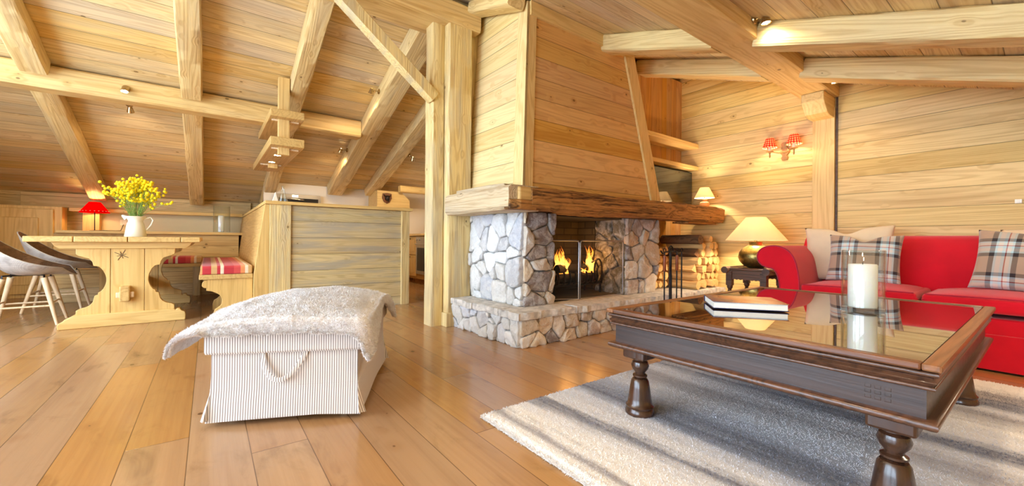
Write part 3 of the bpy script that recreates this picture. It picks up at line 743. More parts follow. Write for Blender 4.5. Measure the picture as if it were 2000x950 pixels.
# flames
def mk_flame():
    N = NT('flame'); tc = N.n('ShaderNodeTexCoord'); sp = N.n('ShaderNodeSeparateXYZ'); N.l(tc.outputs['Generated'], sp.inputs[0])
    lw = N.n('ShaderNodeLayerWeight'); lw.inputs[0].default_value = .35
    n = N.noise(tc.outputs['Object'], 14., 3., .6, 1.)[0]
    c = N.ramp(sp.outputs[2], [(0, (1, .26, .02)), (.35, (1, .50, .10)), (.75, (1, .30, .03)), (1, (.9, .12, .01))])
    e = N.n('ShaderNodeEmission'); N.l(c, e.inputs[0]); e.inputs[1].default_value = 3.6
    tr = N.n('ShaderNodeBsdfTransparent'); m = N.n('ShaderNodeMixShader')
    f = N.math('MULTIPLY', N.smooth(lw.outputs['Facing'], .2, .9, 1., 0.), N.smooth(n, .38, .6, .12, .9))
    f = N.math('MULTIPLY', f, N.smooth(sp.outputs[2], .6, 1., 1., .25))
    N.l(f, m.inputs[0]); N.l(tr.outputs[0], m.inputs[1]); N.l(e.outputs[0], m.inputs[2]); N.l(m.outputs[0], N.out.inputs[0]); return N.m
m_flame = mk_flame()
fl = thing('fire', 'orange flames rising from the logs behind the fire screen', 'fire', (0, 0, 0))
frr = random.Random(11)
FL = []
for k in range(30):
    c = frr.choice((0, 0, 0, 1, 1, 1, 2)); xm, hm, sw = ((2.62, .34, .075), (3.0, .34, .06), (2.80, .14, .09))[c]
    dx = frr.gauss(0, 1)*sw*.75; hh = hm*max(.3, 1-abs(dx)/sw*.45)*frr.uniform(.6, 1.08)
    FL.append((min(3.09, xm+dx), frr.uniform(2.66, 2.80), hh, frr.uniform(.018, .036), frr.uniform(-.2, .35)))
for i, (x, y, h, w, lean) in enumerate(FL):
    bm = B(); prof = []; rings = []
    m = 12
    for j in range(m+1):
        u = j/m; r = w*(math.sin(PI*min(1, u*.9+.12))**.8)*(1-u)**.45 if j < m else .001
        ox = lean*h*u*u*.35+.030*math.sin(u*8+i*2.1)*u; oy = .02*math.sin(u*6+i)*u
        rings.append([bm.verts.new((x+ox+r*math.cos(a), y+oy+r*.55*math.sin(a), (.44+.86*h*u))) for a in [k*PI/6 for k in range(12)]])
    for a, b in zip(rings, rings[1:]):
        for k in range(12): bm.faces.new((a[k], a[(k+1) % 12], b[(k+1) % 12], b[k]))
    link('flame_tongue', bm, m_flame, fl, smooth=True)
point((2.62, 2.62, .62), 2.5, (1, .45, .12), .08, 'fire_glow'); point((2.98, 2.62, .60), 2., (1, .45, .12), .08, 'fire_glow')
# fire screen
def mk_mesh():
    N = NT('screen_mesh'); d = N.n('ShaderNodeBsdfPrincipled'); d.inputs['Base Color'].default_value = (.03, .025, .02, 1); d.inputs['Roughness'].default_value = .5
    tr = N.n('ShaderNodeBsdfTransparent'); m = N.n('ShaderNodeMixShader'); m.inputs[0].default_value = .28
    N.l(tr.outputs[0], m.inputs[1]); N.l(d.outputs[0], m.inputs[2]); N.l(m.outputs[0], N.out.inputs[0]); return N.m
m_mesh = mk_mesh()
sc_ = thing('fire_screen', 'two-panel black mesh fire screen standing in the fireplace opening', 'fire screen')
def panel(x0, y0, x1, y1, zt):
    a = Vector((x0, y0, .262)); b = Vector((x1, y1, .262)); d = (b-a).normalized(); L = (b-a).length
    c = .02; pts = [a, a+Vector((0, 0, zt-.262-c)), a+d*c*.3+Vector((0, 0, zt-.262-c*.3)), a+d*c+Vector((0, 0, zt-.262)), b-d*c+Vector((0, 0, zt-.262)), b-d*c*.3+Vector((0, 0, zt-.262-c*.3)), b+Vector((0, 0, zt-.262-c)), b]
    link('frame', tube(B(), pts, .0065, 8, closed=True), m_steel, sc_, auto=.8)
    bm = B(); n = Vector((-d.y, d.x, 0))*.001
    v = [bm.verts.new(p) for p in (a-n, b-n, b-n+Vector((0, 0, zt-.27)), a-n+Vector((0, 0, zt-.27)), a+n, b+n, b+n+Vector((0, 0, zt-.27)), a+n+Vector((0, 0, zt-.27)))]
    bm.faces.new(v[:4]); link('mesh', bm, m_mesh, sc_, recalc=False)
panel(2.235, 2.52, 2.505, 2.395, .755); panel(2.52, 2.392, 3.10, 2.40, .755)
# fire tools
ts = thing('tool_stand', 'wrought iron fireside tool stand on the floor in front of the hearth', 'stand', (3.36, 2.07, 0))
link('base', lathe(B(), [(.085, 0), (.085, .012), (.05, .018), (.012, .03)], 24), m_iron, ts, auto=.6)
link('pole', tube(B(), [(0, 0, .02), (0, 0, .66)], .008), m_iron, ts, auto=.8)
link('crossbar', tube(B(), [(-.16, 0, .67), (-.13, 0, .645), (-.09, 0, .66), (0, 0, .665), (.09, 0, .66), (.13, 0, .645), (.16, 0, .67)], .007), m_iron, ts, auto=.8)
link('hook', tube(B(), [(-.03, 0, .66), (-.025, 0, .70), (0, 0, .715), (.025, 0, .70), (.03, 0, .66)], .006), m_iron, ts, auto=.8)
def tool(x, kind, label, wooden):
    t = thing('fire_'+kind, label, kind, (3.36+x, 2.045, 0), group='hanging fireside tools')
    link('shaft', tube(B(), [(0, 0, .10), (0, 0, .66)], .0065), m_iron, t, auto=.8)
    link('loop', tube(B(), [(.018*math.cos(a), 0, .675+.018*math.sin(a)) for a in [i*PI/6 for i in range(12)]], .004, 6, closed=True), m_iron, t, auto=.8)
    if wooden: link('grip', lathe(B(), [(.009, .49), (.014, .50), (.013, .58), (.015, .615), (.009, .63)], 16), plain('turned_grip', srgb(140, 72, 40), .4), t, auto=.6)
    if kind == 'poker': link('tip', tube(B(), [(0, 0, .12), (0, 0, .06), (.03, 0, .09)], .005), m_iron, t, auto=.8)
    if kind == 'shovel': link('pan', prism(B(), [(-.05, .04), (.05, .04), (.06, .15), (.03, .19), (-.03, .19), (-.06, .15)], 'y', -.012, -.004), m_iron, t, bevel=.003)
    if kind == 'brush': link('bristles', prism(B(), [(-.05, .05), (.05, .05), (.035, .12), (-.035, .12)], 'y', -.018, .014), plain('bristle', srgb(186, 140, 92), .9, bump=1, scale=150), t, bevel=.006)
    if kind == 'tongs': link('arm', tube(B(), [(.03, 0, .07), (.03, 0, .45), (0, 0, .56)], .005), m_iron, t, auto=.8)
tool(-.14, 'poker', 'iron poker with a wooden grip, leftmost of the hanging fireside tools', True)
tool(-.06, 'tongs', 'iron fire tongs hanging second from the left on the tool stand', False)
tool(.055, 'brush', 'hearth brush with light bristles hanging on the tool stand', True)
tool(.135, 'shovel', 'black ash shovel hanging at the right end of the tool stand', False)

# firewood
def put_log(x, z, r, i, y0, y1, lab, bark, split=True):
    L = y1-y0; o = link('firewood_log', logmesh(L, r, 100+i, split), m_bark if bark else m_logend, auto=.7)
    o.location = (x, (y0+y1)/2, z); o.rotation_euler = (0, R.uniform(0, 3), R.uniform(-.04, .04))
    tag(o, lab, 'log', 'split logs stacked in the niche'); return o
i = 0; rows = ['bottom row', 'second row', 'third row', 'fourth row', 'fifth row', 'sixth row', 'seventh row']
for r_, (z, n, x0) in enumerate(((.302, 5, 4.10), (.385, 5, 4.13), (.468, 5, 4.10), (.551, 5, 4.14), (.634, 4, 4.15), (.708, 3, 4.28))):
    for k in range(n):
        i += 1; kk = ['left end', 'second from the left', 'middle', 'second from the right', 'right end']
        pos = kk[k] if n == 5 else ['left end', 'second from the left', 'third from the left', 'right end'][k] if n == 4 else ['left', 'middle', 'right'][k]
        put_log(x0+k*.102+R.uniform(-.006, .006), z+R.uniform(-.004, .004), .052+R.uniform(-.007, .003), i, 2.20+R.uniform(0, .05), 2.66+R.uniform(-.03, .02),
                'split firewood log in the %s of the tall stack, %s' % (rows[r_], pos), bark=(k == 0 and r_ == 4))
o = put_log(4.19, .775, .05, 90, 2.22, 2.70, 'large dark bark-covered log lying on top of the tall stack at its left', True, False); o.rotation_euler = (0, .4, -.10)
o = put_log(4.38, .785, .04, 91, 2.22, 2.66, 'split log on top of the tall stack beside the wall', False)
for r_ in range(5):
    for k in range(3):
        i += 1
        put_log(3.72+k*.098, .30+r_*.088, .043, i+30, 2.47, 2.71, 'short split log in the %s of the low stack by the stone pillar, %s' % (rows[r_], ['left', 'middle', 'right'][k]), False, split=(k+r_) % 3 != 0)

# niche shelves, tv, mantel lamp
tag(link('niche_shelf', BX(3.50, XW-.002, 2.50, 2.718, 1.855, 1.905), m_px, bevel=.003), 'upper thick pine shelf in the niche above the television', 'shelf', 'niche shelves')
tag(link('niche_shelf', BX(3.56, XW-.002, 2.50, 2.718, 1.595, 1.64), m_px, bevel=.003), 'lower thick pine shelf in the niche just above the television', 'shelf', 'niche shelves')
tv = thing('television', 'flat black television standing behind the mantel in the niche', 'television', (0, 0, 0))
link('casing', BX(3.72, 4.60, 2.57, 2.62, 1.145, 1.575), m_black, tv, bevel=.004); link('screen', BX(3.735, 4.592, 2.566, 2.571, 1.16, 1.565), m_tv, tv)
link('stand', BX(3.95, 4.35, 2.46, 2.60, 1.126, 1.15), m_black, tv, bevel=.004)
def shade_bm(r0, r1, z0, z1, seg=48, th=.002):
    bm = B(); lathe(bm, [(r0, z0), (r1, z1), (r1-th, z1), (r0-th, z0)], seg, caps=False)
    return bm
lp = thing('table_lamp', 'small lit lamp with a white shade on the far end of the mantel beam', 'lamp', (4.40, 2.31, 1.13))
link('base', lathe(B(), [(.040, 0), (.052, .035), (.045, .06), (.022, .075), (.03, .095), (.02, .11)], 28), plain('pale_wood_base', srgb(214, 160, 100), .5), lp, auto=.5)
link('stem', lathe(B(), [(.008, .10), (.008, .16)], 12), m_brass, lp, auto=.5)
link('lamp_shade', shade_bm(.105, .048, .11, .225), m_shade, lp, auto=.9); link('bulb', lathe(B(), [(.004, .12), (.014, .13), (.014, .14), (.004, .15)], 16), m_bulbs, lp, auto=.9)
point((4.40, 2.31, 1.13+.175), 13, (1, .80, .56), .02)

# side table + brass lamp
st = thing('stool_table', 'small dark carved oak stool table between the log niche and the sofa', 'table', (0, 0, 0))
X0, X1, Y0, Y1, ZT = 3.98, 4.40, 1.50, 1.90, .50
bm = B()
for (a, b) in ((Y0-.05, Y0+.04), (Y1-.06, Y1+.05)):
    pass
link('seat', BX(X0+.02, X1, Y0+.03, Y1-.04, .485, .508), m_stool, st, bevel=.008)
for y in (Y0, Y1-.04): link('end_roll', tube(B(), [(X0-.02, y+.02, .487), (X1+.02, y+.02, .487)], .032, 14), m_stool, st, auto=.7)
def scal(bm, y0, y1, x, z0, z1):
    pts = [(y0, z1), (y1, z1), (y1, z0)]; n = 10
    for k in range(n*4): u = k/(n*4); pts.append((y1-(y1-y0)*u, z0-.008*abs(math.sin(u*n*PI))))
    pts.append((y0, z0)); prism(bm, pts, 'x', x-.01, x+.01)
for x in (X0+.03, X1-.03):
    bm = B(); scal(bm, Y0+.03, Y1-.03, x, .405, .485); link('apron', bm, m_stool, st)
legp = [(.017, 0), (.026, .02), (.018, .05), (.025, .09), (.014, .12), (.021, .2), (.025, .27), (.014, .30), (.026, .32), (.026, .34)]
for x in (X0+.03, X1-.03):
    for y in (Y0+.05, Y1-.05):
        bm = B(); lathe(bm, [(r, z) for r, z in legp], 14, c=(x, y, 0)); box(bm, x-.026, x+.026, y-.026, y+.026, .34, .475); link('leg', bm, m_stool, st, auto=.5)
lp = thing('table_lamp', 'brass pot lamp with a wide lit cream shade on the dark stool table', 'lamp', (4.20, 1.70, .508))
link('base', lathe(B(), [(.055, 0), (.10, .02), (.135, .06), (.148, .10), (.140, .145), (.11, .19), (.07, .215), (.055, .222), (.058, .245), (.062, .25)], 48), m_brass, lp, auto=.7)
link('lamp_shade', shade_bm(.26, .085, .262, .485), m_shade, lp, auto=.9)
link('socket', lathe(B(), [(.015, .25), (.015, .305)], 12), m_brass, lp); link('bulb', lathe(B(), [(.01, .30), (.024, .315), (.024, .33), (.008, .345)], 16), m_bulbs, lp, auto=.9)
point((4.20, 1.70, .508+.385), 36, (1, .80, .56), .03)

# wall sconce
t = thing('wall_socket', 'tiny pale wall socket above the sofa near the right edge', 'socket', (XW-.001, .14, 1.06))
link('plate', BX(-.008, 0, -.017, .017, -.015, .015), m_enamel, t, bevel=.003)
link('outlet', BX(-.010, -.008, -.007, .007, -.007, .007), m_enamel, t, bevel=.002)
sn = thing('wall_sconce', 'two-armed carved wall light with red gingham shades on the right wall', 'lamp', (4.62, 1.60, 1.66))
m_gilt = plain('gilt_wood', srgb(168, 124, 72), .5, .3)
prof = []
bm = B(); prism(bm, [(-.022, -.085), (.022, -.085), (.03, -.06), (.018, -.04), (.045, 0), (.02, .05), (.03, .075), (.02, .095), (-.02, .095), (-.03, .075), (-.02, .05), (-.045, 0), (-.018, -.04), (-.03, -.06)], 'x', -.035, -.001)
link('backplate', bm, m_gilt, sn, bevel=.004)
for s in (-1, 1):
    yy = s*.105; link('arm', tube(B(), [(-.03, 0, -.005), (-.07, s*.04, -.012), (-.10, s*.08, 0), (-.10, yy, .0)], .006), m_gilt, sn, auto=.8)
    link('candle_cup', lathe(B(), [(.004, -.055), (.008, -.04), (.006, -.02), (.01, .0), (.034, .008), (.030, .014), (.012, .016)], 20, c=(-.10, yy, 0)), m_gilt, sn, auto=.7)
    link('candle_tube', lathe(B(), [(.015, .016), (.015, .06)], 16, c=(-.10, yy, 0)), m_enamel, sn, auto=.7)
    o = link('lamp_shade', shade_bm(.066, .034, 0, .098, 40), m_check, sn, auto=.9); o.location = (-.10, yy, .045)
    point((4.62-.10, 1.60+yy, 1.66+.085), 3.2, (1, .72, .42), .015)

# ------------------------------------------------------------------ bar
bar = thing('bar_counter', 'chest-high pine bar with plank panel and end posts in front of the kitchen', 'bar', (0, 0, 0))
link('panel', BX(.60, 1.83, 4.535, 4.58, .0, 1.08), m_bar, bar)
link('corner_post', BX(.47, .655, 4.515, 4.60, 0, 1.085), m_bz, bar, bevel=.004)
link('corner_post', BX(1.79, 1.885, 4.512, 4.60, 0, 1.085), m_bz, bar, bevel=.004)
link('end_panel', BX(1.85, 1.88, 4.60, 4.80, 0, 1.08), m_pz, bar)
bm = B(); prism(bm, [(.43, 4.49), (1.915, 4.49), (1.915, 4.86), (.66, 4.86), (.66, YB-.02), (.43, YB-.02)], 'z', 1.085, 1.117)
link('worktop', bm, m_px, bar, bevel=.004)
link('side_panel', BX(.48, .60, 4.60, YB-.02, 0, 1.085), m_py, bar)
# corner bench: end board, seat, carved end panel, base
be = thing('corner_bench', 'built-in L-shaped pine bench with sloping back against the bar and back wall', 'bench', (0, 0, 0))
bm = B(); prism(bm, [(.468, 1.083), (.432, 1.083), (.40, .85), (.345, .40), (.34, 0), (.468, 0)], 'y', 4.52, 4.56); link('end_board', bm, m_pz, be, bevel=.003)
bm = B(); prism(bm, [(.466, 1.078), (.43, 1.078), (.35, .40), (.37, .40), (.466, .45)], 'y', 4.56, YB-.06); link('backrest', bm, m_py, be, bevel=.003)
link('seat', BX(-.065, .34, 4.54, 7.2, .378, .42), m_py, be, bevel=.004)
pf = [(.34, .378), (-.0, .378), (-.012, .37), (-.03, .362), (-.042, .345), (-.045, .32), (-.03, .303), (-.012, .30), (-.012, .277), (.025, .269), (.06, .252), (.088, .23), (.105, .19), (.10, .14), (.075, .115), (.05, .10), (.04, .06), (.04, 0), (.34, 0)]
for y in (4.56, 5.25): link('support', prism(B(), pf, 'y', y, y+.045), m_pz, be, bevel=.003)
link('seat', BX(-1.5, -.068, 6.70, 7.24, .378, .42), m_px, be, bevel=.004)
link('seat_front', BX(-1.4, .30, 6.74, 6.77, 0, .378), m_wallb, be)
link('seat_front_post', BX(-.16, -.08, 6.72, 6.74, 0, .378), m_bz, be)
link('seat_post', BX(-1.02, -.95, 6.70, 6.74, 0, .378), m_pz, be)
link('wall_backrest', BX(-1.5, .36, 7.24, 7.30, .38, .80), m_wallb, be)
def cushion(x0, x1, y0, y1, z0, z1, mat, name, parent=None, puff=.01):
    bm = BX(x0, x1, y0, y1, z0, z1)
    bmesh.ops.subdivide_edges(bm, edges=bm.edges, cuts=6, use_grid_fill=True)
    cx, cy = (x0+x1)/2, (y0+y1)/2
    for v in bm.verts:
        a = 1-abs((v.co.x-cx)/(x1-x0)*2)**4; b = 1-abs((v.co.y-cy)/(y1-y0)*2)**4
        if v.co.z > z1-.001: v.co.z += puff*a*b-.002
    o = link(name, bm, mat, parent, bevel=.016, seg=3); o.data.polygons.foreach_set('use_smooth', [True]*len(o.data.polygons)); return o
tag(cushion(-.055, .335, 4.55, 6.62, .422, .50, m_benx, 'bench_cushion'), 'red, orange and cream striped cushion on the bench along the bar', 'cushion')
tag(cushion(-1.1, -.07, 6.70, 7.22, .422, .505, m_benx, 'bench_cushion'), 'striped cushion on the bench along the back wall, right of the table', 'cushion')

# ledge, cupboard on the back wall
lg = thing('wall_ledge', 'long pine ledge with a pale recessed back and a top rail above the corner bench', 'shelf', (0, 0, 0))
link('shelf_board', BX(-1.47, .425, 7.18, YB-.02, .80, .835), m_px, lg, bevel=.003)
link('top_rail', BX(-1.45, .43, YB-.20, YB-.05, 1.09, 1.135), m_px, lg, bevel=.003)
link('recess_panel', BX(-1.35, .48, YB-.06, YB-.02, .835, 1.09), m_plasB, lg)
link('upright', BX(-1.33, -1.17, YB-.18, YB-.06, .835, 1.09), m_pz, lg, bevel=.003)
for x, lb in ((-.94, 'left'), (-.80, 'right')):
    t = thing('wall_socket', 'white double wall socket behind the flowers, %s of the pair' % lb, 'socket', (x, YB-.061, .96))
    link('plate', BX(-.045, .045, -.008, 0, -.04, .04), m_white, t, bevel=.003); link('outlet', lathe(B(), [(.026, 0), (.026, .004), (.02, .002)], 20, M=Matrix.Translation((0, -.008, 0)) @ Matrix.Rotation(PI/2, 4, 'X')), m_enamel, t)
cb = thing('cupboard', 'built-in pine cupboard with a raised-panel door at the left edge', 'cupboard', (0, 0, 0))
link('frame', BX(-2.55, -1.49, 7.55, YB-.06, 0, 1.135), m_pz, cb, bevel=.003)
link('door', BX(-2.50, -1.56, 7.52, 7.55, .05, 1.10), m_pz, cb, bevel=.004)
link('raised_panel', BX(-2.36, -1.68, 7.505, 7.522, .16, .99), m_pz, cb, bevel=.012)
link('knob', lathe(B(), [(.008, 0), (.018, .02), (.012, .03)], 16, M=Matrix.Translation((-2.45, 7.52, .6)) @ Matrix.Rotation(PI/2, 4, 'X')), m_brass, cb)
# red lamp
lp = thing('table_lamp', 'lamp with a lit red shade edged in white on the ledge behind the dining table', 'lamp', (-1.19, 7.50, .836))
link('base', lathe(B(), [(.05, 0), (.05, .006), (.01, .01)], 24), m_black, lp, auto=.5); link('pole', tube(B(), [(0, 0, .005), (0, 0, .30)], .005), m_black, lp)
link('lamp_shade', shade_bm(.148, .055, .235, .375), m_redshade, lp, auto=.9)
bm = B()
for k in range(22):
    a = 2*PI*k/22; r = .137+.002; bmesh.ops.create_icosphere(bm, subdivisions=1, radius=.007, matrix=Matrix.Translation((r*math.cos(a), r*math.sin(a), .255)) @ Matrix.Diagonal((1.1, 1.1, .5, 1)))
link('shade_trim', bm, m_white, lp); link('bulb', lathe(B(), [(.01, .25), (.018, .262), (.018, .27), (.006, .28)], 16), m_bulbs, lp, auto=.9)
point((-1.19, 7.50, .836+.31), 5, (1, .7, .3), .02)
tag(link('power_cord', tube(B(), [(-1.19, 7.45, .841), (-1.1, 7.40, .84), (-1.0, 7.5, .84), (-.97, 7.72, .845), (-.95, 7.778, .93)], .004, 6), m_black), 'black lamp cord lying on the ledge and plugged in the left socket', 'cord')
# glass hurricane helper
def hurricane(loc, r, h, cr_, ch, label, ck):
    t = thing('hurricane_vase', label, 'vase', loc, group=None)
    th = .004
    lathe_p = [(r-.002, 0), (r, .006), (r, h-.002), (r-th/2, h), (r-th, h-.002), (r-th, .012), (.001, .012)]
    link('glass', lathe(B(), [(.001, 0)]+lathe_p, 64, caps=False), m_glass, t, auto=.8)
    c = thing('pillar_candle', ck, 'candle', (loc[0]-.008, loc[1], loc[2]+.0125))
    link('wax', lathe(B(), [(cr_*.97, 0), (cr_, .004), (cr_, ch-.004), (cr_*.94, ch), (cr_*.8, ch-.006), (.003, ch-.010)], 48), m_wax, c, auto=.9)
    link('wick', tube(B(), [(0, 0, ch-.012), (.002, 0, ch+.008)], .0015, 6), m_black, c)
hurricane((.155, 7.30, .8355), .103, .39, .038, .235, 'tall glass hurricane vase on the ledge at the end of the corner bench', 'tall ivory pillar candle in the vase on the ledge')

# ------------------------------------------------------------------ dining table
dt = thing('dining_table', 'rustic pine trestle dining table with scrolled end panels', 'table', (0, 0, 0))
bm = B()
for k, (xa, xb) in enumerate(((-1.125, -.862), (-.858, -.545), (-.541, -.20), (-.196, -.06))):
    box(bm, xa, xb, 4.66, 6.45, .712, .757)
link('tabletop', bm, m_py, dt, bevel=.006)
bm = B(); prism(bm, [(-1.0, .712), (-.985, .68), (-.955, .657), (-.165, .657), (-.135, .68), (-.12, .712)], 'y', 4.76, 4.84); link('bearer', bm, m_px, dt, bevel=.005)
bm = B(); prism(bm, [(-1.0, .712), (-.985, .68), (-.955, .657), (-.165, .657), (-.135, .68), (-.12, .712)], 'y', 6.0, 6.08); link('bearer', bm, m_px, dt, bevel=.005)
Lp = [(-.868, .657), (-.868, .612), (-.855, .598), (-.828, .588), (-.79, .572), (-.772, .545), (-.765, .511), (-.738, .507), (-.728, .50), (-.71, .475), (-.695, .44), (-.688, .405), (-.688, .375), (-.695, .345), (-.705, .318), (-.72, .297), (-.735, .288),
      (-.738, .268), (-.758, .262), (-.762, .235), (-.768, .21), (-.785, .185), (-.81, .168), (-.845, .158), (-.865, .145), (-.867, .108)]
cxm = -.555
for y in (4.79, 6.01):
    bm = B(); prism(bm, [p for p in Lp]+[(-.664, .108), (-.664, .657)], 'y', y, y+.06)
    prism(bm, [(2*cxm-p[0], p[1]) for p in Lp][::-1]+[(-.446, .657), (-.446, .108)], 'y', y, y+.06)
    box(bm, -.661, -.449, y+.001, y+.059, .108, .657); link('trestle', bm, m_pz, dt, bevel=.003)
    bm = B(); prism(bm, [(-.965, .0), (-.969, .035), (-.958, .055), (-.938, .064), (-.925, .083), (-.905, .09), (-.88, .11), (-.245, .11), (-.235, .098), (-.225, .11), (-.205, .11), (-.19, .085), (-.169, .078), (-.162, .05), (-.165, 0)], 'y', y-.02, y+.08)
    link('foot', bm, m_px, dt, bevel=.006)
link('stretcher', BX(-.60, -.535, 4.72, 6.12, .205, .335), m_py, dt, bevel=.008)
link('wedge', BX(-.625, -.51, 4.745, 4.775, .235, .285), m_leg, dt, bevel=.008)
bm = B()
for k in range(8):
    a = k*PI/4+.3; L = .05 if k % 2 else .03; M = Matrix.Translation((-.595, 4.789, .60)) @ Matrix.Rotation(-a, 4, 'Y')
    box(bm, .004, L, -.001, .002, -.0018, .0018, M)
link('carved_star', bm, m_darkw, dt)
# chairs
def make_chair(label, loc, rz):
    t = thing('shell_chair', label, 'chair', loc, rz, group='woven shell chairs at the dining table')
    bm = B(); nu, nv = 40, 14; rows = []
    for j in range(nv+1):
        v = j/nv; row = []
        for i in range(nu+1):
            u = -1+2*i/nu; a = u*math.radians(140)          # 0 = back (-x), wings towards the front (+x)
            rim = .50+.30*math.exp(-(u/.52)**2)-.02*abs(u)
            rx, ry = .27, .285
            rad = v**.75
            x = -rx*math.cos(a)*rad-.06*(rim-.5)*v*math.cos(a); y = ry*math.sin(a)*rad
            z = .425+(rim-.425)*v**2.6
            row.append(bm.verts.new((x+.02, y, z)))
        rows.append(row)
    for a, b in zip(rows[1:], rows[2:]):
        for i in range(nu): bm.faces.new((a[i], a[i+1], b[i+1], b[i]))
    c = bm.verts.new((.02, 0, .425))
    for i in range(nu): bm.faces.new((c, rows[1][i+1], rows[1][i]))
    # front lip closes between the wing tips
    k = 8; lip = []
    for j in range(1, nv+1):
        A, C = rows[j][0].co, rows[j][nu].co; ln = [rows[j][0]]
        for i in range(1, k):
            w = i/k; p = A.lerp(C, w); p.x += .065*math.sin(PI*w)*(j/nv); p.z = .425+(A.z-.425)*(.2+.8*abs(1-2*w)**2)*1.0-.02*(j/nv)**3*math.sin(PI*w)
            ln.append(bm.verts.new(p))
        ln.append(rows[j][nu]); lip.append(ln)
    for a, b in zip(lip, lip[1:]):
        for i in range(k): bm.faces.new((a[i], b[i], b[i+1], a[i+1]))
    for i in range(k): bm.faces.new((c, lip[0][i], lip[0][i+1]))
    bm.verts.index_update()
    rim = [v.co.copy() for v in rows[-1]]+[v.co.copy() for v in lip[-1][1:-1]][::-1]
    for v in list(bm.verts):
        if not v.link_faces: bm.verts.remove(v)
    bmesh.ops.remove_doubles(bm, verts=bm.verts, dist=.0004)
    o = link('shell', bm, [m_weave, m_shellin], t, smooth=True)
    # outside woven, inside brown: normals of recalc point outwards/upwards -> use solidify with offset material
    md = o.modifiers.new('thick', 'SOLIDIFY'); md.thickness = .007; md.offset = 0; md.material_offset = 1; md.material_offset_rim = 0
    link('rim', tube(B(), rim, .005, 8, closed=True), plain('pale_rim', srgb(190, 182, 170), .5) if 'rimm' not in W else W['rimm'], t, auto=.9)
    for sx in (-1, 1):
        for sy in (-1, 1):
            link('leg', tube(B(), [(sx*.115, sy*.12, .40), (sx*.205, sy*.20, 0)], .021, 14, r2=.011), m_leg, t, auto=.8)
    for sy in (-1, 1): link('stretcher', tube(B(), [(-.165, sy*.168, .165), (.165, sy*.168, .165)], .008), m_leg, t, auto=.8)
    for sx in (-1, 1): link('stretcher', tube(B(), [(sx*.16, -.165, .185), (sx*.16, .165, .185)], .008), m_leg, t, auto=.8)
    fr = [(-.115, -.12, .40), (-.115, -.12, .425), (-.06, -.06, .425), (.06, -.06, .425), (.115, -.12, .425), (.115, -.12, .40)]
    link('wire_frame', tube(B(), fr, .007), m_black, t, auto=.8); link('wire_frame', tube(B(), [(x, -y, z) for x, y, z in fr], .007), m_black, t, auto=.8)
    return t
make_chair('nearer pale woven shell chair, cut by the left edge of the photo', (-1.24, 5.27, 0), .05)
make_chair('darker shell chair further back, its front pushed under the dining table', (-1.25, 6.20, 0), .02)
# jug and flowers
JX, JY, JZ = -.53, 5.0, .758
jg = thing('enamel_jug', 'cream enamel jug holding yellow flowers on the dining table', 'jug', (JX, JY, JZ))
link('body', lathe(B(), [(.075, 0), (.078, .004), (.060, .115), (.052, .135), (.050, .145), (.066, .175), (.075, .185), (.073, .186), (.063, .174), (.046, .144), (.055, .115), (.072, .006), (.001, .005)], 48, caps=False), m_enamel, jg, auto=.9)
link('spout', tube(B(), [(-.060, 0, .165), (-.082, 0, .186), (-.092, 0, .192)], [.022, .013, .006], 10), m_enamel, jg, auto=.9)
link('handle', tube(B(), [(.058, 0, .165), (.10, 0, .18), (.12, 0, .155), (.105, 0, .11), (.072, 0, .06)], .007, 10), m_enamel, jg, auto=.9)
fr = random.Random(5)
for k in range(46):
    a = fr.uniform(0, 2*PI); sp = fr.uniform(.05, 1.)**.7; top = .56-.24*sp*fr.uniform(.6, 1.1)
    ex, ey, ez = math.cos(a)*sp*.27, math.sin(a)*sp*.20, max(.26, top)
    t = thing('flower_sprig', 'yellow ball-flowered sprig standing in the cream enamel jug', 'flower', (JX, JY, JZ), group='yellow flowers in the jug')
    p0 = Vector((math.cos(a)*.02, math.sin(a)*.02, .03)); p1 = Vector((math.cos(a)*.035, math.sin(a)*.035, .18)); p2 = Vector((ex*.55, ey*.55, .18+(ez-.18)*.65)); p3 = Vector((ex, ey, ez))
    pts = [p0, p1, p1.lerp(p2, .5)+Vector((0, 0, .012)), p2, p2.lerp(p3, .5)+Vector((0, 0, .008)), p3]
    bm = B(); tube(bm, pts, .0022, 5, r2=.001); bb = B()
    for q in range(9):
        w = fr.uniform(.35, 1.); i0 = min(4, 1+int(w*4)); base = pts[i0].lerp(pts[i0+1], fr.random())
        d = Vector((fr.uniform(-1, 1)+ex*2, fr.uniform(-1, 1)+ey*2, fr.uniform(.3, 1.3))).normalized()*fr.uniform(.02, .05)
        tube(bm, [base, base+d], .001, 4)
        if q > 0: bmesh.ops.create_icosphere(bb, subdivisions=1, radius=fr.uniform(.010, .0145), matrix=Matrix.Translation(base+d))
    for q in range(7):
        base = pts[1].lerp(pts[3], fr.random()); d = Vector((fr.uniform(-1, 1), fr.uniform(-1, 1), .5)).normalized()
        s = d.cross(Vector((0, 0, 1))).normalized()*.004; L = fr.uniform(.02, .045)
        v = [bm.verts.new(x) for x in (base, base+d*L*.5+s, base+d*L, base+d*L*.5-s)]; bm.faces.new(v)
    bmesh.ops.create_icosphere(bb, subdivisions=1, radius=.013, matrix=Matrix.Translation(p3))
    link('stem', bm, m_leaf, t, recalc=False); link('blossom', bb, m_yel, t, smooth=True)
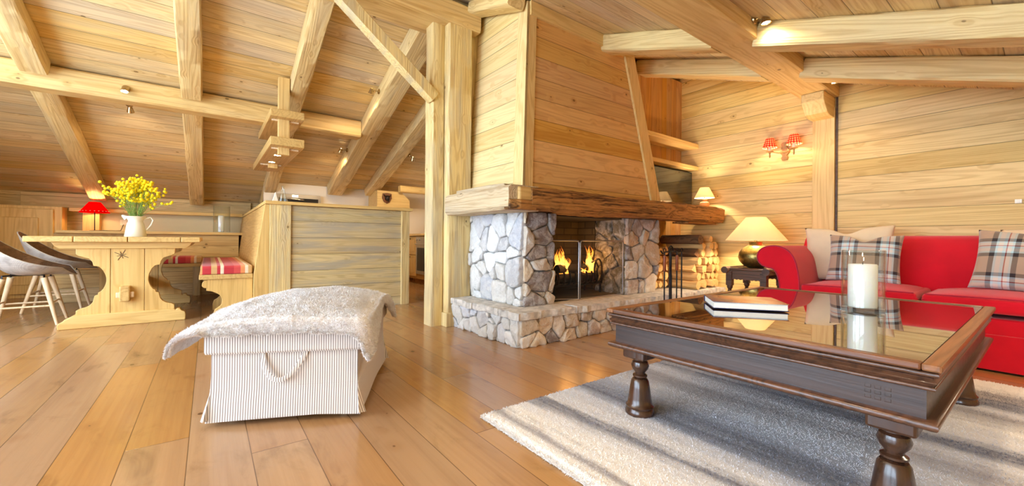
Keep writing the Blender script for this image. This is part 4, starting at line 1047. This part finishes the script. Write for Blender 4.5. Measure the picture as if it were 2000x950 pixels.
# decanter etc on the bar
t = tag(link('glass_decanter', lathe(B(), [(.001, .002), (.044, .002), (.046, .01), (.020, .095), (.013, .13), (.012, .150), (.020, .168), (.018, .168), (.010, .15), (.011, .13), (.018, .095), (.043, .012), (.001, .008)], 40, c=(.60, 4.66, 1.118), caps=False), m_glass, auto=.9),
        'clear glass decanter on the left end of the bar top', 'bottle')
tag(link('paper_menu', prism(B(), [(-.03, 0), (.03, 0), (.0, .11)], 'y', 0, .05, Matrix.Translation((.545, 4.75, 1.118))), m_white, bevel=.002), 'folded white card standing behind the glass decanter on the bar', 'card')

# ------------------------------------------------------------------ kitchen glimpsed behind the bar
ov = thing('wall_oven', 'stainless steel extractor unit with a lit lamp seen over the bar', 'appliance', (0, 0, 0))
link('body', BX(.80, 1.42, KY-.10, KY-.001, 1.0, 1.435), m_steelk, ov, bevel=.004); link('glass', BX(.84, 1.385, KY-.106, KY-.10, 1.05, 1.375), m_ovg, ov)
link('handle', tube(B(), [(.86, KY-.13, 1.365), (1.18, KY-.13, 1.35)], .008), m_steelk, ov, auto=.8); link('lamp', BX(1.02, 1.10, KY-.105, KY-.1, 1.395, 1.42), m_bulbs, ov)
tag(link('yellow_bowl', lathe(B(), [(.02, 0), (.05, .03), (.06, .06), (.056, .06), (.045, .032), (.002, .008)], 24, c=(1.27, KY-.35, .98), caps=True), m_yel, auto=.6), 'small yellow bowl in front of the steel unit behind the bar', 'bowl')
tag(link('kitchen_worktop', BX(.62, 2.3, KY-.62, KY-.105, .93, .978), m_px, bevel=.004), 'kitchen worktop hidden behind the bar', 'worktop')
tag(link('kitchen_unit', BX(.62, 2.3, KY-.58, KY-.105, 0, .93), m_pz, bevel=.004), 'pine kitchen base unit hidden behind the bar', 'cabinet')
hd2 = thing('cooker_hood', 'pine-clad cooker hood with sloping shoulders over the kitchen corner', 'hood', (0, 0, 0))
bm = B(); prism(bm, [(2.20, 1.30), (2.76, 1.30), (2.76, 1.42), (2.61, 1.56), (2.20, 1.56)], 'y', KY-.45, KY-.002); link('casing', bm, m_px, hd2, bevel=.003)
link('lip', BX(2.18, 2.77, KY-.47, KY-.002, 1.27, 1.298), m_px, hd2, bevel=.003)
link('filter_lamp', BX(2.64, 2.74, KY-.40, KY-.30, 1.262, 1.269), m_bulbs, hd2)
pq = thing('wall_plaque', 'dark shield plaque with an animal head on the cooker hood', 'plaque', (2.36, KY-.452, 1.435))
link('shield', prism(B(), [(-.075, .08), (.0, .09), (.075, .08), (.08, .0), (.05, -.06), (0, -.09), (-.05, -.06), (-.08, 0)], 'y', -.018, 0), plain('plaque_wood', srgb(120, 70, 30), .5), pq, bevel=.004)
bm = B(); bmesh.ops.create_icosphere(bm, subdivisions=3, radius=.04, matrix=Matrix.Translation((0, -.03, .0)) @ Matrix.Diagonal((.9, .8, 1.2, 1)))
tube(bm, [(-.06, -.03, .06), (-.04, -.035, .035), (0, -.03, .03), (.04, -.035, .035), (.06, -.03, .06)], [.004, .01, .014, .01, .004], 8)
bmesh.ops.create_icosphere(bm, subdivisions=2, radius=.022, matrix=Matrix.Translation((0.01, -.055, -.035)))
link('animal_head', bm, plain('dark_bronze', (.03, .02, .015), .35, .6), pq, smooth=True)
# right-hand run of units
KX = 2.82
ku = thing('kitchen_unit', 'dark-stained pine kitchen units with a built-in oven seen between bar and post', 'cabinet', (0, 0, 0))
link('body', BX(KX+.02, 3.45, 5.75, 7.05, .09, .82), pine('unit', grain='y', across='z', light=srgb(200, 158, 104), dark=srgb(150, 104, 60), ring=6), ku)
link('plinth', BX(KX+.07, 3.4, 5.75, 7.05, 0, .09), m_mx, ku)
link('door', BX(KX, KX+.02, 6.48, 6.78, .50, .80), m_pz, ku, bevel=.003); link('drawer', BX(KX, KX+.02, 6.48, 6.78, .13, .48), m_pz, ku, bevel=.003)
link('raised_panel', BX(KX-.006, KX, 6.53, 6.73, .55, .75), m_pz, ku, bevel=.003); link('raised_panel', BX(KX-.006, KX, 6.53, 6.73, .18, .43), m_pz, ku, bevel=.003)
for z in (.77, .455): link('knob', lathe(B(), [(.006, 0), (.014, .012), (.008, .02)], 12, M=Matrix.Translation((KX, 6.70, z)) @ Matrix.Rotation(-PI/2, 4, 'Y')), m_brass, ku)
tag(link('worktop', BX(KX-.02, 3.45, 5.75, 7.05, .82, .855), m_px, bevel=.003), 'pale worktop on the kitchen units seen between bar and post', 'worktop')
on = thing('oven', 'dark built-in oven with a steel handle seen beside the tall post', 'oven', (0, 0, 0))
link('front', BX(KX-.008, KX+.018, 5.90, 6.46, .18, .80), m_steelk, on, bevel=.003); link('window', BX(KX-.013, KX-.008, 5.96, 6.40, .24, .62), m_ovg, on)
link('handle', tube(B(), [(KX-.04, 5.95, .68), (KX-.04, 6.42, .68)], .008), m_steelk, on, auto=.8)
for y in (6.40, 6.30): link('knob', lathe(B(), [(.016, 0), (.016, .02)], 14, M=Matrix.Translation((KX-.008, y, .755)) @ Matrix.Rotation(-PI/2, 4, 'Y')), m_steelk, on)
struct(link('wall_pantry', BX(3.46, 3.56, 3.34, KY, 0, 2.4), m_white))
tag(link('kitchen_shelf', BX(3.26, 3.455, 5.75, 7.04, 1.07, 1.11), m_px, bevel=.003), 'pine shelf above the white backsplash beside the tall post', 'shelf')
tag(link('kitchen_bracket', beam((2.55, 6.55, 1.60), (3.44, 6.55, 1.60), .10, .11, side=(0, 1, 0), seed=88), m_px, auto=.7), 'short lit timber tie beam high beside the tall post', 'beam')
th_ = thing('thermostat', 'small white thermostat with a grey display fixed under the broad rafter', 'thermostat', (1.64, 5.95, 0))
n = Vector((0, SL, 1)).normalized(); zc = cl(5.95)-.172
Mx = Matrix.Translation((0, 0, zc)) @ Matrix.Rotation(-math.atan(SL), 4, 'X')
link('casing', box(B(), -.07, .07, -.035, .035, -.012, .004, Mx), m_white, th_, bevel=.004); link('display', box(B(), .0, .05, -.022, .022, -.0135, -.0119, Mx), m_black, th_)

# ------------------------------------------------------------------ rug
RX0, RX1, RY0, RY1 = .925, 3.34, -1.2, 1.44
def rugz(x, y):
    e = min(x-RX0, RX1-x, RY1-y, y-RY0); k = min(1, max(0, e/.02))
    return .004+.016*math.sqrt(max(0, 1-(1-k)**2))+.003*noise.noise(Vector((x*40, y*40, 0)))
bm = B(); nx, ny = 150, 150; g = []
for i in range(nx+1):
    row = []
    for j in range(ny+1):
        x = RX0+(RX1-RX0)*i/nx; y = RY0+(RY1-RY0)*j/ny
        if i == 0 or i == nx: x += .004*noise.noise(Vector((y*30, 0, 0)))
        if j == ny: y += .004*noise.noise(Vector((x*30, 5, 0)))
        row.append(bm.verts.new((x, y, rugz(x, y) if 0 < i < nx and 0 < j < ny else .002)))
    g.append(row)
for i in range(nx):
    for j in range(ny): bm.faces.new((g[i][j], g[i+1][j], g[i+1][j+1], g[i][j+1]))
rug = thing('rug', 'thick shaggy rug with soft grey and cream stripes under the coffee table', 'rug', (0, 0, 0))
link('backing', bm, m_rug, rug, smooth=True, recalc=False)
def blades(pts_fn, count, L, wd, seed, lie):
    rr = random.Random(seed); vs = []; fs = []
    for _ in range(count):
        r = pts_fn(rr)
        if r is None: continue
        p, n = r
        d = (n*(1-lie)+Vector((rr.uniform(-1, 1), rr.uniform(-1, 1), rr.uniform(-1, 1)))*lie).normalized()
        if d.dot(n) < .08: d = (d+n*.4).normalized()
        s = d.cross(Vector((rr.uniform(-1, 1), rr.uniform(-1, 1), rr.uniform(-1, 1)))).normalized()*wd
        l = L*rr.uniform(.6, 1.2); k = len(vs); mid = p+d*l*.55; tip = p+d*l-n*l*.12
        vs += [p-s, p+s, mid+s*.9, mid-s*.9, tip]; fs += [(k, k+1, k+2, k+3), (k+3, k+2, k+4)]
    return vs, fs
def mesh_obj(name, vs, fs, mat, parent):
    me = bpy.data.meshes.new(name); me.from_pydata([tuple(v) for v in vs], [], fs); me.materials.append(mat)
    o = bpy.data.objects.new(name, me); COL.objects.link(o); o.parent = parent; return o
def rp(rr):
    x = RX0+(RX1-RX0)*rr.random()**1.1; y = RY1-(RY1+.35)*rr.random()
    if rr.random() < .05: x = RX0+.003*rr.random()
    return Vector((x, y, rugz(x, y)-.002)), Vector((-.6 if x < RX0+.02 else 0, .5 if y > RY1-.02 else 0, 1)).normalized()
vs, fs = blades(rp, 190000, .009, .0011, 3, .62)
mesh_obj('pile', vs, fs, m_rugt, rug)['kind'] = 'stuff'

# ------------------------------------------------------------------ coffee table
CX0, CX1, CY0, CY1, CZ = 1.372, 2.897, .150, 1.150, .463
RT = .022
ct = thing('coffee_table', 'large low dark carved coffee table with a glass top and turned legs on the rug', 'table', (0, 0, 0))
# frame of the top, mitred look: four boards
fw = .036
for nm, a in (('x', (CX0, CX1, CY0, CY0+fw)), ('x', (CX0, CX1, CY1-fw, CY1)), ('y', (CX0, CX0+fw, CY0+fw, CY1-fw)), ('y', (CX1-fw, CX1, CY0+fw, CY1-fw))):
    link('top_frame', BX(*a, CZ-.018, CZ), m_top if nm == 'x' else m_darky, ct, bevel=.005)
link('glass_pane', BX(CX0+fw+.002, CX1-fw-.002, CY0+fw+.002, CY1-fw-.002, CZ-.014, CZ-.004), m_pane, ct)
def rect_mould(prof, name, mat):
    """profile list of (inset, z) swept round the table rectangle"""
    bm = B(); rings = []
    for ins, z in prof:
        rings.append([bm.verts.new(p) for p in ((CX0+ins, CY0+ins, z), (CX1-ins, CY0+ins, z), (CX1-ins, CY1-ins, z), (CX0+ins, CY1-ins, z))])
    n = len(prof)
    for k in range(n):
        a, b = rings[k], rings[(k+1) % n]
        for i in range(4): bm.faces.new((a[i], a[(i+1) % 4], b[(i+1) % 4], b[i]))
    return link(name, bm, mat, ct, auto=.9)
def bead(ins, zc, r, n=7):
    return [(ins+r-r*math.cos(t)*1., zc+r*math.sin(t)) for t in [PI/2-PI*i/n for i in range(n+1)]]
pr = [(.03, CZ-.019)]+bead(.006, CZ-.026, .006)+[(.016, CZ-.034), (.018, CZ-.038), (.014, CZ-.042)]+[(.010, CZ-.046)]+[(.018, CZ-.056)]+bead(.012, CZ-.062, .005)+[(.05, CZ-.068), (.05, CZ-.019)]
rect_mould(pr, 'upper_moulding', m_darkw)
ap = [(.030, CZ-.067), (.030, .320), (.055, .320), (.055, CZ-.067)]
rect_mould(ap, 'apron', wood('worn_dark_apron', srgb(70, 54, 48), srgb(36, 29, 29), grain='y', across='z', knots=.02, ringc=.2, ring=3, rough=.33, bump=.25, fiber=.7, spec=.5))
rect_mould([(.05, .322)]+bead(.006, .311, .011, 9)+[(.05, .300)], 'lower_moulding', m_darkw)
LG = [(.056, 0), (.060, .006), (.060, .018), (.054, .030), (.058, .040), (.050, .052), (.047, .075), (.041, .12), (.036, .150), (.030, .160), (.022, .163), (.030, .170), (.030, .176), (.021, .182), (.022, .190), (.033, .205), (.037, .220), (.032, .236), (.024, .242), (.034, .247), (.034, .254)]
for lx in (CX0+.105, CX1-.105):
    for ly in (CY0+.10, CY1-.10):
        bm = B(); lathe(bm, [(r, RT-.004+z*.94) for r, z in LG], 36, c=(lx, ly, 0)); o = link('leg', bm, m_legd, ct, auto=.6)
        bb = B(); box(bb, lx-.052, lx+.052, ly-.052, ly+.052, .256, .302); link('leg_block', bb, m_legd, o, bevel=.008)
# small carved rosette on the apron corners
bm = B()
for (cx, cy) in ((CX0+.0285, CY0+.12),):
    for dy in (-.02, 0, .02):
        for dz in (-.014, .0, .014): box(bm, cx+.0008, cx+.004, cy+dy-.007, cy+dy+.007, .36+dz-.005, .36+dz+.005)
link('carved_rosette', bm, bpy.data.materials['worn_dark_apron'], ct, bevel=.002)
hurricane((2.28, .49, CZ), .0745, .258, .050, .185, 'clear glass hurricane vase with a white candle on the coffee table', 'white pillar candle in the glass vase on the coffee table')
# books
def mk_cover():
    N = NT('book_cover'); o, tc = N.xyz(); n = N.noise(tc.outputs['Object'], 5., 3.)[0]
    c = N.ramp(N.math('ADD', N.math('MULTIPLY', o[0], 2.4), N.math('MULTIPLY', n, .5)), [(0, srgb(58, 52, 92)), (.3, srgb(96, 70, 84)), (.5, srgb(196, 130, 80)), (.75, srgb(232, 190, 150)), (1, srgb(150, 96, 70))])
    N.pbr(c, .25); return N.m
m_cov = mk_cover(); m_page = plain('paper_block', srgb(240, 236, 226), .8, bump=.3, scale=300); m_navy = plain('navy_board', srgb(34, 44, 84), .4)
t = thing('book', 'thick hardback picture book with a purple and orange cover lying on the coffee table', 'book', (1.757, .880, CZ), math.radians(-53))
L, Wd, BT = .288, .225, .031
link('pages', BX(.004, L-.004, .005, Wd-.006, .003, BT-.003), m_page, t)
link('cover', BX(0, L, 0, Wd, BT-.003, BT), m_cov, t, bevel=.0008); link('cover', BX(0, L, 0, Wd, 0, .003), m_navy, t, bevel=.0008)
link('spine', BX(0, L, Wd-.004, Wd, .003, BT-.003), m_navy, t)

# ------------------------------------------------------------------ ottoman
OA = math.atan2(-.45, .893)
ot = thing('ottoman', 'striped ticking storage ottoman with a loop handle and pleated skirt', 'ottoman', (.012, 2.005, 0), OA)
OW, OD = .555, .78
def bodyx(z): return 0.
bm = B(); n = 14; rings = []
for z, gx in ((.018, .014), (.09, .009), (.145, .002), (.20, 0), (.288, 0)):
    ring = []
    for (a, b) in (((0, 0), (OW, 0)), ((OW, 0), (OW, OD)), ((OW, OD), (0, OD)), ((0, OD), (0, 0))):
        for i in range(n):
            x = a[0]+(b[0]-a[0])*i/n; y = a[1]+(b[1]-a[1])*i/n
            sx = -1 if x < OW/2 else 1; fx = abs(x-OW/2)/(OW/2); fy = abs(y-OD/2)/(OD/2); sy = -1 if y < OD/2 else 1
            w = gx*(1+.15*math.sin((x+y)*11))
            ring.append(bm.verts.new((x+(sx*w if fx > .98 else 0), y+(sy*w if fy > .98 else 0), z+(.012*math.sin(PI*i/n) if z < .03 else 0))))
    rings.append(ring)
m = len(rings[0])
for a, b in zip(rings, rings[1:]):
    for i in range(m): bm.faces.new((a[i], a[(i+1) % m], b[(i+1) % m], b[i]))
bm.faces.new(rings[-1]); bm.faces.new(rings[0][::-1])
link('body', bm, m_tick, ot)
# corner pleats: small flared folds
for (x, y, sx, sy) in ((0, 0, -1, -1), (OW, 0, 1, -1), (OW, OD, 1, 1)):
    bm = B(); v = [bm.verts.new(p) for p in ((x, y, .145), (x+sx*.036, y+sy*.004, .022), (x+sx*.012, y+sy*.034, .030), (x-sx*.004, y-sy*.002, .030))]
    bm.faces.new((v[0], v[1], v[2])); bm.faces.new((v[0], v[2], v[3])); bm.faces.new((v[0], v[3], v[1])); bm.faces.new((v[1], v[3], v[2])); link('skirt_pleat', bm, m_tick, ot)
link('seam_band', tube(B(), [(-.001, -.001, .146), (OW+.001, -.001, .150), (OW+.001, OD, .146), (-.001, OD, .146)], .0028, 6, closed=True), m_tick, ot)
o = cushion(-.02, OW+.02, -.02, OD+.02, .290, .372, m_tick, 'seat_cushion', ot, .03); o.modifiers['bevel'].width = .03; o.modifiers['bevel'].segments = 5
link('piping', tube(B(), [(-.012, -.014, .293), (OW+.012, -.014, .293), (OW+.012, OD+.012, .293), (-.012, OD+.012, .293)], .004, 6, closed=True), m_tick, ot, auto=.9)
hp = [(.19, -.004, .288), (.195, -.018, .25), (.215, -.03, .205), (.25, -.036, .18), (.285, -.034, .186), (.315, -.026, .215), (.34, -.014, .255), (.355, -.004, .288)]
bm = B(); rings = []
for i, p in enumerate(hp):
    p = Vector(p); q = Vector(hp[min(i+1, 7)])-Vector(hp[max(i-1, 0)]); q.normalize(); s = Vector((-q.z, 0, q.x))*.011
    rings.append([bm.verts.new(p+s+Vector((0, -.002, 0))), bm.verts.new(p-s+Vector((0, -.002, 0))), bm.verts.new(p-s+Vector((0, .002, 0))), bm.verts.new(p+s+Vector((0, .002, 0)))])
for a, b in zip(rings, rings[1:]):
    for i in range(4): bm.faces.new((a[i], a[(i+1) % 4], b[(i+1) % 4], b[i]))
o = link('handle', bm, m_tick, ot); md = o.modifiers.new('s', 'SUBSURF'); md.levels = md.render_levels = 2
for x in (.06, OW-.06):
    for y in (.06, OD-.06): link('foot', lathe(B(), [(.018, 0), (.022, .04)], 14, c=(x, y, 0)), m_white, ot)
# fur throw
ft = thing('fur_throw', 'pale grey faux fur throw draped over the striped ottoman', 'throw', (.012, 2.005, 0), OA)
S0, S1, T0, T1 = -.24, OW+.13, -.055, OD+.10
def throw(s, t):
    tx = min(max(s, 0), OW); ty = min(max(t, 0), OD)
    top = .388+.095*max(0, math.sin(PI*min(1, max(0, (tx+.12)/(OW+.24)))))**.62*max(0, math.sin(PI*min(1, max(0, (ty+.06)/(OD+.16)))))**.55
    # the hem lifts between the corners
    out = Vector((0, 0)); d = 0
    dx = (-s if s < 0 else s-OW if s > OW else 0); dy = (-t if t < 0 else t-OD if t > OD else 0)
    if dx > 0: out += Vector((-1 if s < 0 else 1, 0))*dx
    if dy > 0: out += Vector((0, -1 if t < 0 else 1))*dy
    d = out.length; p = Vector((tx, ty)); z = top
    if d > 0:
        o = out.normalized(); k = 1-math.exp(-d/.09); p += o*(.035+.09*k*(1 if s < 0 else .45)); z = top-.008-d*(.52 if s < 0 else .74)
        if s < 0: p += Vector((-.03, 0))*min(1, d/.15)
    w = noise.noise(Vector((s*6, t*6, 2)))*.012+noise.noise(Vector((s*16, t*16, 5)))*.006+noise.noise(Vector((s*42, t*42, 8)))*.005
    return Vector((p.x, p.y, z+w+.004))
def hem(s, t):
    """cut the outline: front hem wavy, corners longer"""
    return s, t
bm = B(); nu, nv = 110, 110; g = []
def st(u, v):
    s = S0+(S1-S0)*u; t = T0+(T1-T0)*v
    # corner tails: front left lobe, front right tip, back right tip
    if t < 0: t *= 1+1.1*math.exp(-((s-S1+.03)/.09)**2)*1.6
    if s > OW: s = OW+(s-OW)*(1+.5*math.exp(-((t-OD)/.12)**2)+.35*math.exp(-((t+.03)/.12)**2)-.75*math.exp(-((t-OD*.5)/.22)**2))
    if s < 0: s *= (.95+.12*math.sin(t*9))*(1-.55*v)
    return s, t
for i in range(nu+1):
    row = []
    for j in range(nv+1): row.append(bm.verts.new(throw(*st(i/nu, j/nv))))
    g.append(row)
for i in range(nu):
    for j in range(nv): bm.faces.new((g[i][j], g[i+1][j], g[i+1][j+1], g[i][j+1]))
tp = [[g[i][j].co.copy() for j in range(nv+1)] for i in range(nu+1)]
o = link('blanket', bm, m_fur, ft, smooth=True, recalc=False); md = o.modifiers.new('t', 'SOLIDIFY'); md.thickness = .016; md.offset = -1
def fp_(rr):
    i = rr.randrange(nu); j = rr.randrange(nv)
    if rr.random() < .08: i = rr.choice((0, nu-1))
    elif rr.random() < .08: j = rr.choice((0, nv-1))
    a, b, c = tp[i][j], tp[i+1][j], tp[i][j+1]
    n = (b-a).cross(c-a)
    if n.length < 1e-9: return None
    u, v = rr.random(), rr.random()
    if u+v > 1: u, v = 1-u, 1-v
    return a+(b-a)*u+(c-a)*v, n.normalized()
vs, fs = blades(fp_, 150000, .013, .0008, 9, .78)
mesh_obj('fur', vs, fs, m_furt, ft)['kind'] = 'stuff'

# ------------------------------------------------------------------ sofa
so = thing('sofa', 'bright red linen sofa with a scrolled arm against the right wall', 'sofa', (0, 0, 0))
SY0, SY1 = -.42, 1.32
link('seat_base', BX(3.70, 4.45, SY0, SY1-.02, .06, .315), m_red, so, bevel=.01)
link('skirt', BX(3.68, 3.70, SY0, SY1-.0, .012, .22), m_red, so, bevel=.004)
armp = [(1.30, .03), (1.30, .36), (1.315, .47), (1.345, .535), (1.40, .55), (1.445, .575), (1.468, .615), (1.468, .655), (1.445, .695), (1.395, .72), (1.33, .725), (1.27, .705), (1.225, .665), (1.195, .60), (1.175, .50), (1.168, .40), (1.168, .03)]
def smooth_closed(pts, k=3, keep=()):
    out = []
    n = len(pts)
    for i in range(n):
        p0, p1, p2, p3 = [Vector(pts[(i+d) % n]) for d in (-1, 0, 1, 2)]
        for s in range(k):
            t = s/k; out.append(tuple(.5*((2*p1)+(-p0+p2)*t+(2*p0-5*p1+4*p2-p3)*t*t+(-p0+3*p1-3*p2+p3)*t**3)))
    return out
ar = smooth_closed(armp[1:-1]+[(1.168, .2), (1.168, .035), (1.30, .035), (1.30, .2)], 3)
def arm(flip, nm):
    pts = [((2*.449-y) if flip else y, z) for y, z in ar]
    bm = B(); prism(bm, pts, 'x', 3.665, 4.42); a = link(nm, bm, m_red, so, auto=.5, bevel=.006)
    link('piping', tube(B(), [(3.664, y, z) for y, z in pts], .005, 6, closed=True), m_redp, a, auto=.9)
arm(False, 'arm'); arm(True, 'arm')
# back: curved, leaning
bm = B(); rows = []
yy = [SY0-.02+(SY1-.04-SY0+.08)*i/30 for i in range(31)]
prof = [(4.20, .30), (4.205, .50), (4.26, .65), (4.34, .775), (4.40, .812), (4.46, .80), (4.50, .74), (4.53, .5), (4.54, .06), (4.3, .06)]
prof = smooth_closed(prof, 3)
for y in yy:
    b = .0
    rows.append([bm.verts.new((x, y, z)) for x, z in prof])
m = len(prof)
for a, b in zip(rows, rows[1:]):
    for i in range(m): bm.faces.new((a[i], a[(i+1) % m], b[(i+1) % m], b[i]))
bm.faces.new(rows[0][::-1]); bm.faces.new(rows[-1]); link('backrest', bm, m_red, so, auto=.8)
def seatc(y0, y1, label=None):
    bm = B(); nx_, ny_ = 26, 26; top = []; bot = []
    for i in range(nx_+1):
        ra, rb = [], []
        for j in range(ny_+1):
            u, v = -1+2*i/nx_, -1+2*j/ny_
            # rounded-rect mapping
            x = 3.645+(4.235-3.645)*(u+1)/2; y = y0+(y1-y0)*(v+1)/2
            e = max(0, (1-abs(u)**6)*(1-abs(v)**6))**.42
            th = .048*e; pf_ = .024*(1-u*u)*(1-v*v)
            wr = .003*noise.noise(Vector((x*9, y*9, y0*7)))
            ra.append(bm.verts.new((x, y, .395+th+pf_+wr*e))); rb.append(None if i in (0, nx_) or j in (0, ny_) else bm.verts.new((x, y, .395-th*1.25)))
        top.append(ra); bot.append(rb)
    gb = lambda i, j: bot[i][j] or top[i][j]
    for i in range(nx_):
        for j in range(ny_):
            bm.faces.new((top[i][j], top[i+1][j], top[i+1][j+1], top[i][j+1])); 
            q = (gb(i, j), gb(i, j+1), gb(i+1, j+1), gb(i+1, j))
            if len({id(v) for v in q}) == 4:
                try: bm.faces.new(q)
                except ValueError: pass
    for v in bm.verts:      # square off the front face
        if v.co.x < 3.67: v.co.x -= .0
    o = link('seat_cushion', bm, m_red, so, smooth=True); 
    pts = [(3.652, y0+.012, .438), (3.652, y1-.012, .438)]
    bx = BX(3.648, 4.2, y0+.006, y1-.006, .345, .432); link('cushion_side', bx, m_red, o, bevel=.022, seg=4)
    link('piping', tube(B(), [(3.650, y0+.02, .432), (3.646, (y0+y1)/2, .436), (3.650, y1-.02, .432)], .004, 6), m_redp, o, auto=.9)
seatc(.512, 1.165); seatc(-.15, .502)
seatc(-.42, -.16) if False else None
# sofa cushions
def pillow(w, h, T, mat, name, label, loc, rot, group=None, seed=0, crease=.0):
    bm = B(); n = 34; top = []; bot = []
    for i in range(n+1):
        ra, rb = [], []
        for j in range(n+1):
            u, v = -1+2*i/n, -1+2*j/n
            px = u*(1-.07*(1-v*v)*abs(u)); py = v*(1-.07*(1-u*u)*abs(v))
            t = T*(max(0, (1-u*u))*max(0, (1-v*v)))**.42
            wz = .006*noise.noise(Vector((u*2.2, v*2.2, seed)))*(1-abs(u*v))
            cz = -crease*math.exp(-(u/.28)**2)*max(0, v)**2
            ra.append(bm.verts.new((px*w/2, py*h/2+cz, t/2+wz))); rb.append(None if i in (0, n) or j in (0, n) else bm.verts.new((px*w/2, py*h/2+cz, -t/2+wz)))
        top.append(ra); bot.append(rb)
    gb = lambda i, j: bot[i][j] or top[i][j]
    for i in range(n):
        for j in range(n):
            bm.faces.new((top[i][j], top[i+1][j], top[i+1][j+1], top[i][j+1])); bm.faces.new((gb(i, j), gb(i, j+1), gb(i+1, j+1), gb(i+1, j)))
    o = link(name, bm, mat, smooth=True); o.location = loc; o.rotation_euler = rot
    return tag(o, label, 'cushion', group)
def prot(lean, yaw=0, roll=0):
    """local x -> world -y, local y -> up, facing -x, leaning back by `lean`"""
    M = Matrix.Rotation(yaw, 3, 'Z') @ Matrix.Rotation(lean, 3, 'Y') @ Matrix(((0, 0, -1), (-1, 0, 0), (0, 1, 0))) @ Matrix.Rotation(roll, 3, 'Z')
    return M.to_euler()
pillow(.58, .46, .16, m_beige, 'scatter_cushion', 'beige linen cushion leaning in the corner of the sofa behind the plaid one', (4.19, 1.0, .665), prot(.22, .12, .03), 'cushions on the sofa', 1, .05)
pillow(.44, .38, .15, m_plaid, 'scatter_cushion', 'plaid wool cushion at the scrolled arm end of the sofa', (4.03, .865, .635), prot(.30, .08, -.02), 'cushions on the sofa', 2, .05)
pillow(.48, .44, .15, m_beige, 'scatter_cushion', 'beige linen cushion at the right edge of the photo behind the plaid one', (4.20, -.05, .66), prot(.22, -.1, .1), 'cushions on the sofa', 3, .02)
pillow(.46, .40, .16, m_plaid, 'scatter_cushion', 'plaid wool cushion in front at the right edge of the photo', (4.00, .08, .645), prot(.32, -.12, -.06), 'cushions on the sofa', 4, .01)

# ------------------------------------------------------------------ light
w = bpy.data.worlds.new('World'); SC.world = w; w.use_nodes = True
bg = w.node_tree.nodes['Background']; bg.inputs[0].default_value = (.64, .81, 1.0, 1); bg.inputs[1].default_value = 12.5
for (y0, y1) in ((-1.2, .62), (.86, 2.95), (3.2, 4.6)):
    l = bpy.data.lights.new('window_portal', 'AREA'); l.shape = 'RECTANGLE'; zt = min(cl(y0), cr(y0), cl(y1), cr(y1)); l.size = zt-.1; l.size_y = y1-y0
    l.cycles.is_portal = True; o = bpy.data.objects.new('window_portal', l); o.location = (XL-.06, (y0+y1)/2, (zt+.1)/2)
    o.rotation_euler = Vector((1, 0, 0)).to_track_quat('-Z', 'Y').to_euler(); COL.objects.link(o)
    o.rotation_euler = Euler((0, -PI/2, 0))
def fill_spot(x, y, e, slope='r'):  # unseen warm fill light without a fixture, added to brighten the room
    f = cr if slope == 'r' else cl
    spot((x, y, f(y)-.2), (x, y, 0), e, (1, .80, .56), 150, .8, .06)
fill_spot(1.0, .3, 60); fill_spot(2.6, -.6, 60); fill_spot(3.9, .3, 12)

# ------------------------------------------------------------------ camera
f, r = 790., .008
cam = bpy.data.cameras.new('camera'); cam.sensor_fit = 'HORIZONTAL'; cam.sensor_width = 36; cam.lens = 36*f/2000
cam.shift_y = -(475-470.5)/2000*1.0; cam.clip_start = .02
co = bpy.data.objects.new('camera', cam); COL.objects.link(co); co.location = (0, 0, H)
th = math.atan2(593, 790)
fwd = Vector((math.sin(th), math.cos(th), 0)); rt = Vector((math.cos(th), -math.sin(th), 0)); up = Vector((0, 0, 1))
M = Matrix((rt, up, -fwd)).transposed() @ Matrix.Rotation(math.atan(r), 3, 'Z')
co.rotation_euler = M.to_euler(); SC.camera = co
SC.view_settings.view_transform = 'Standard'; SC.view_settings.look = 'None'; SC.view_settings.gamma = 1; SC.view_settings.use_curve_mapping = False
SC.view_settings.exposure = 0.1
SC.cycles.use_adaptive_sampling = True; SC.cycles.adaptive_threshold = .12; SC.cycles.adaptive_min_samples = 20
SC.cycles.max_bounces = 8; SC.cycles.diffuse_bounces = 4; SC.cycles.glossy_bounces = 4; SC.cycles.transmission_bounces = 8; SC.cycles.transparent_max_bounces = 12
SC.cycles.caustics_reflective = False; SC.cycles.caustics_refractive = False; SC.cycles.sample_clamp_indirect = 8
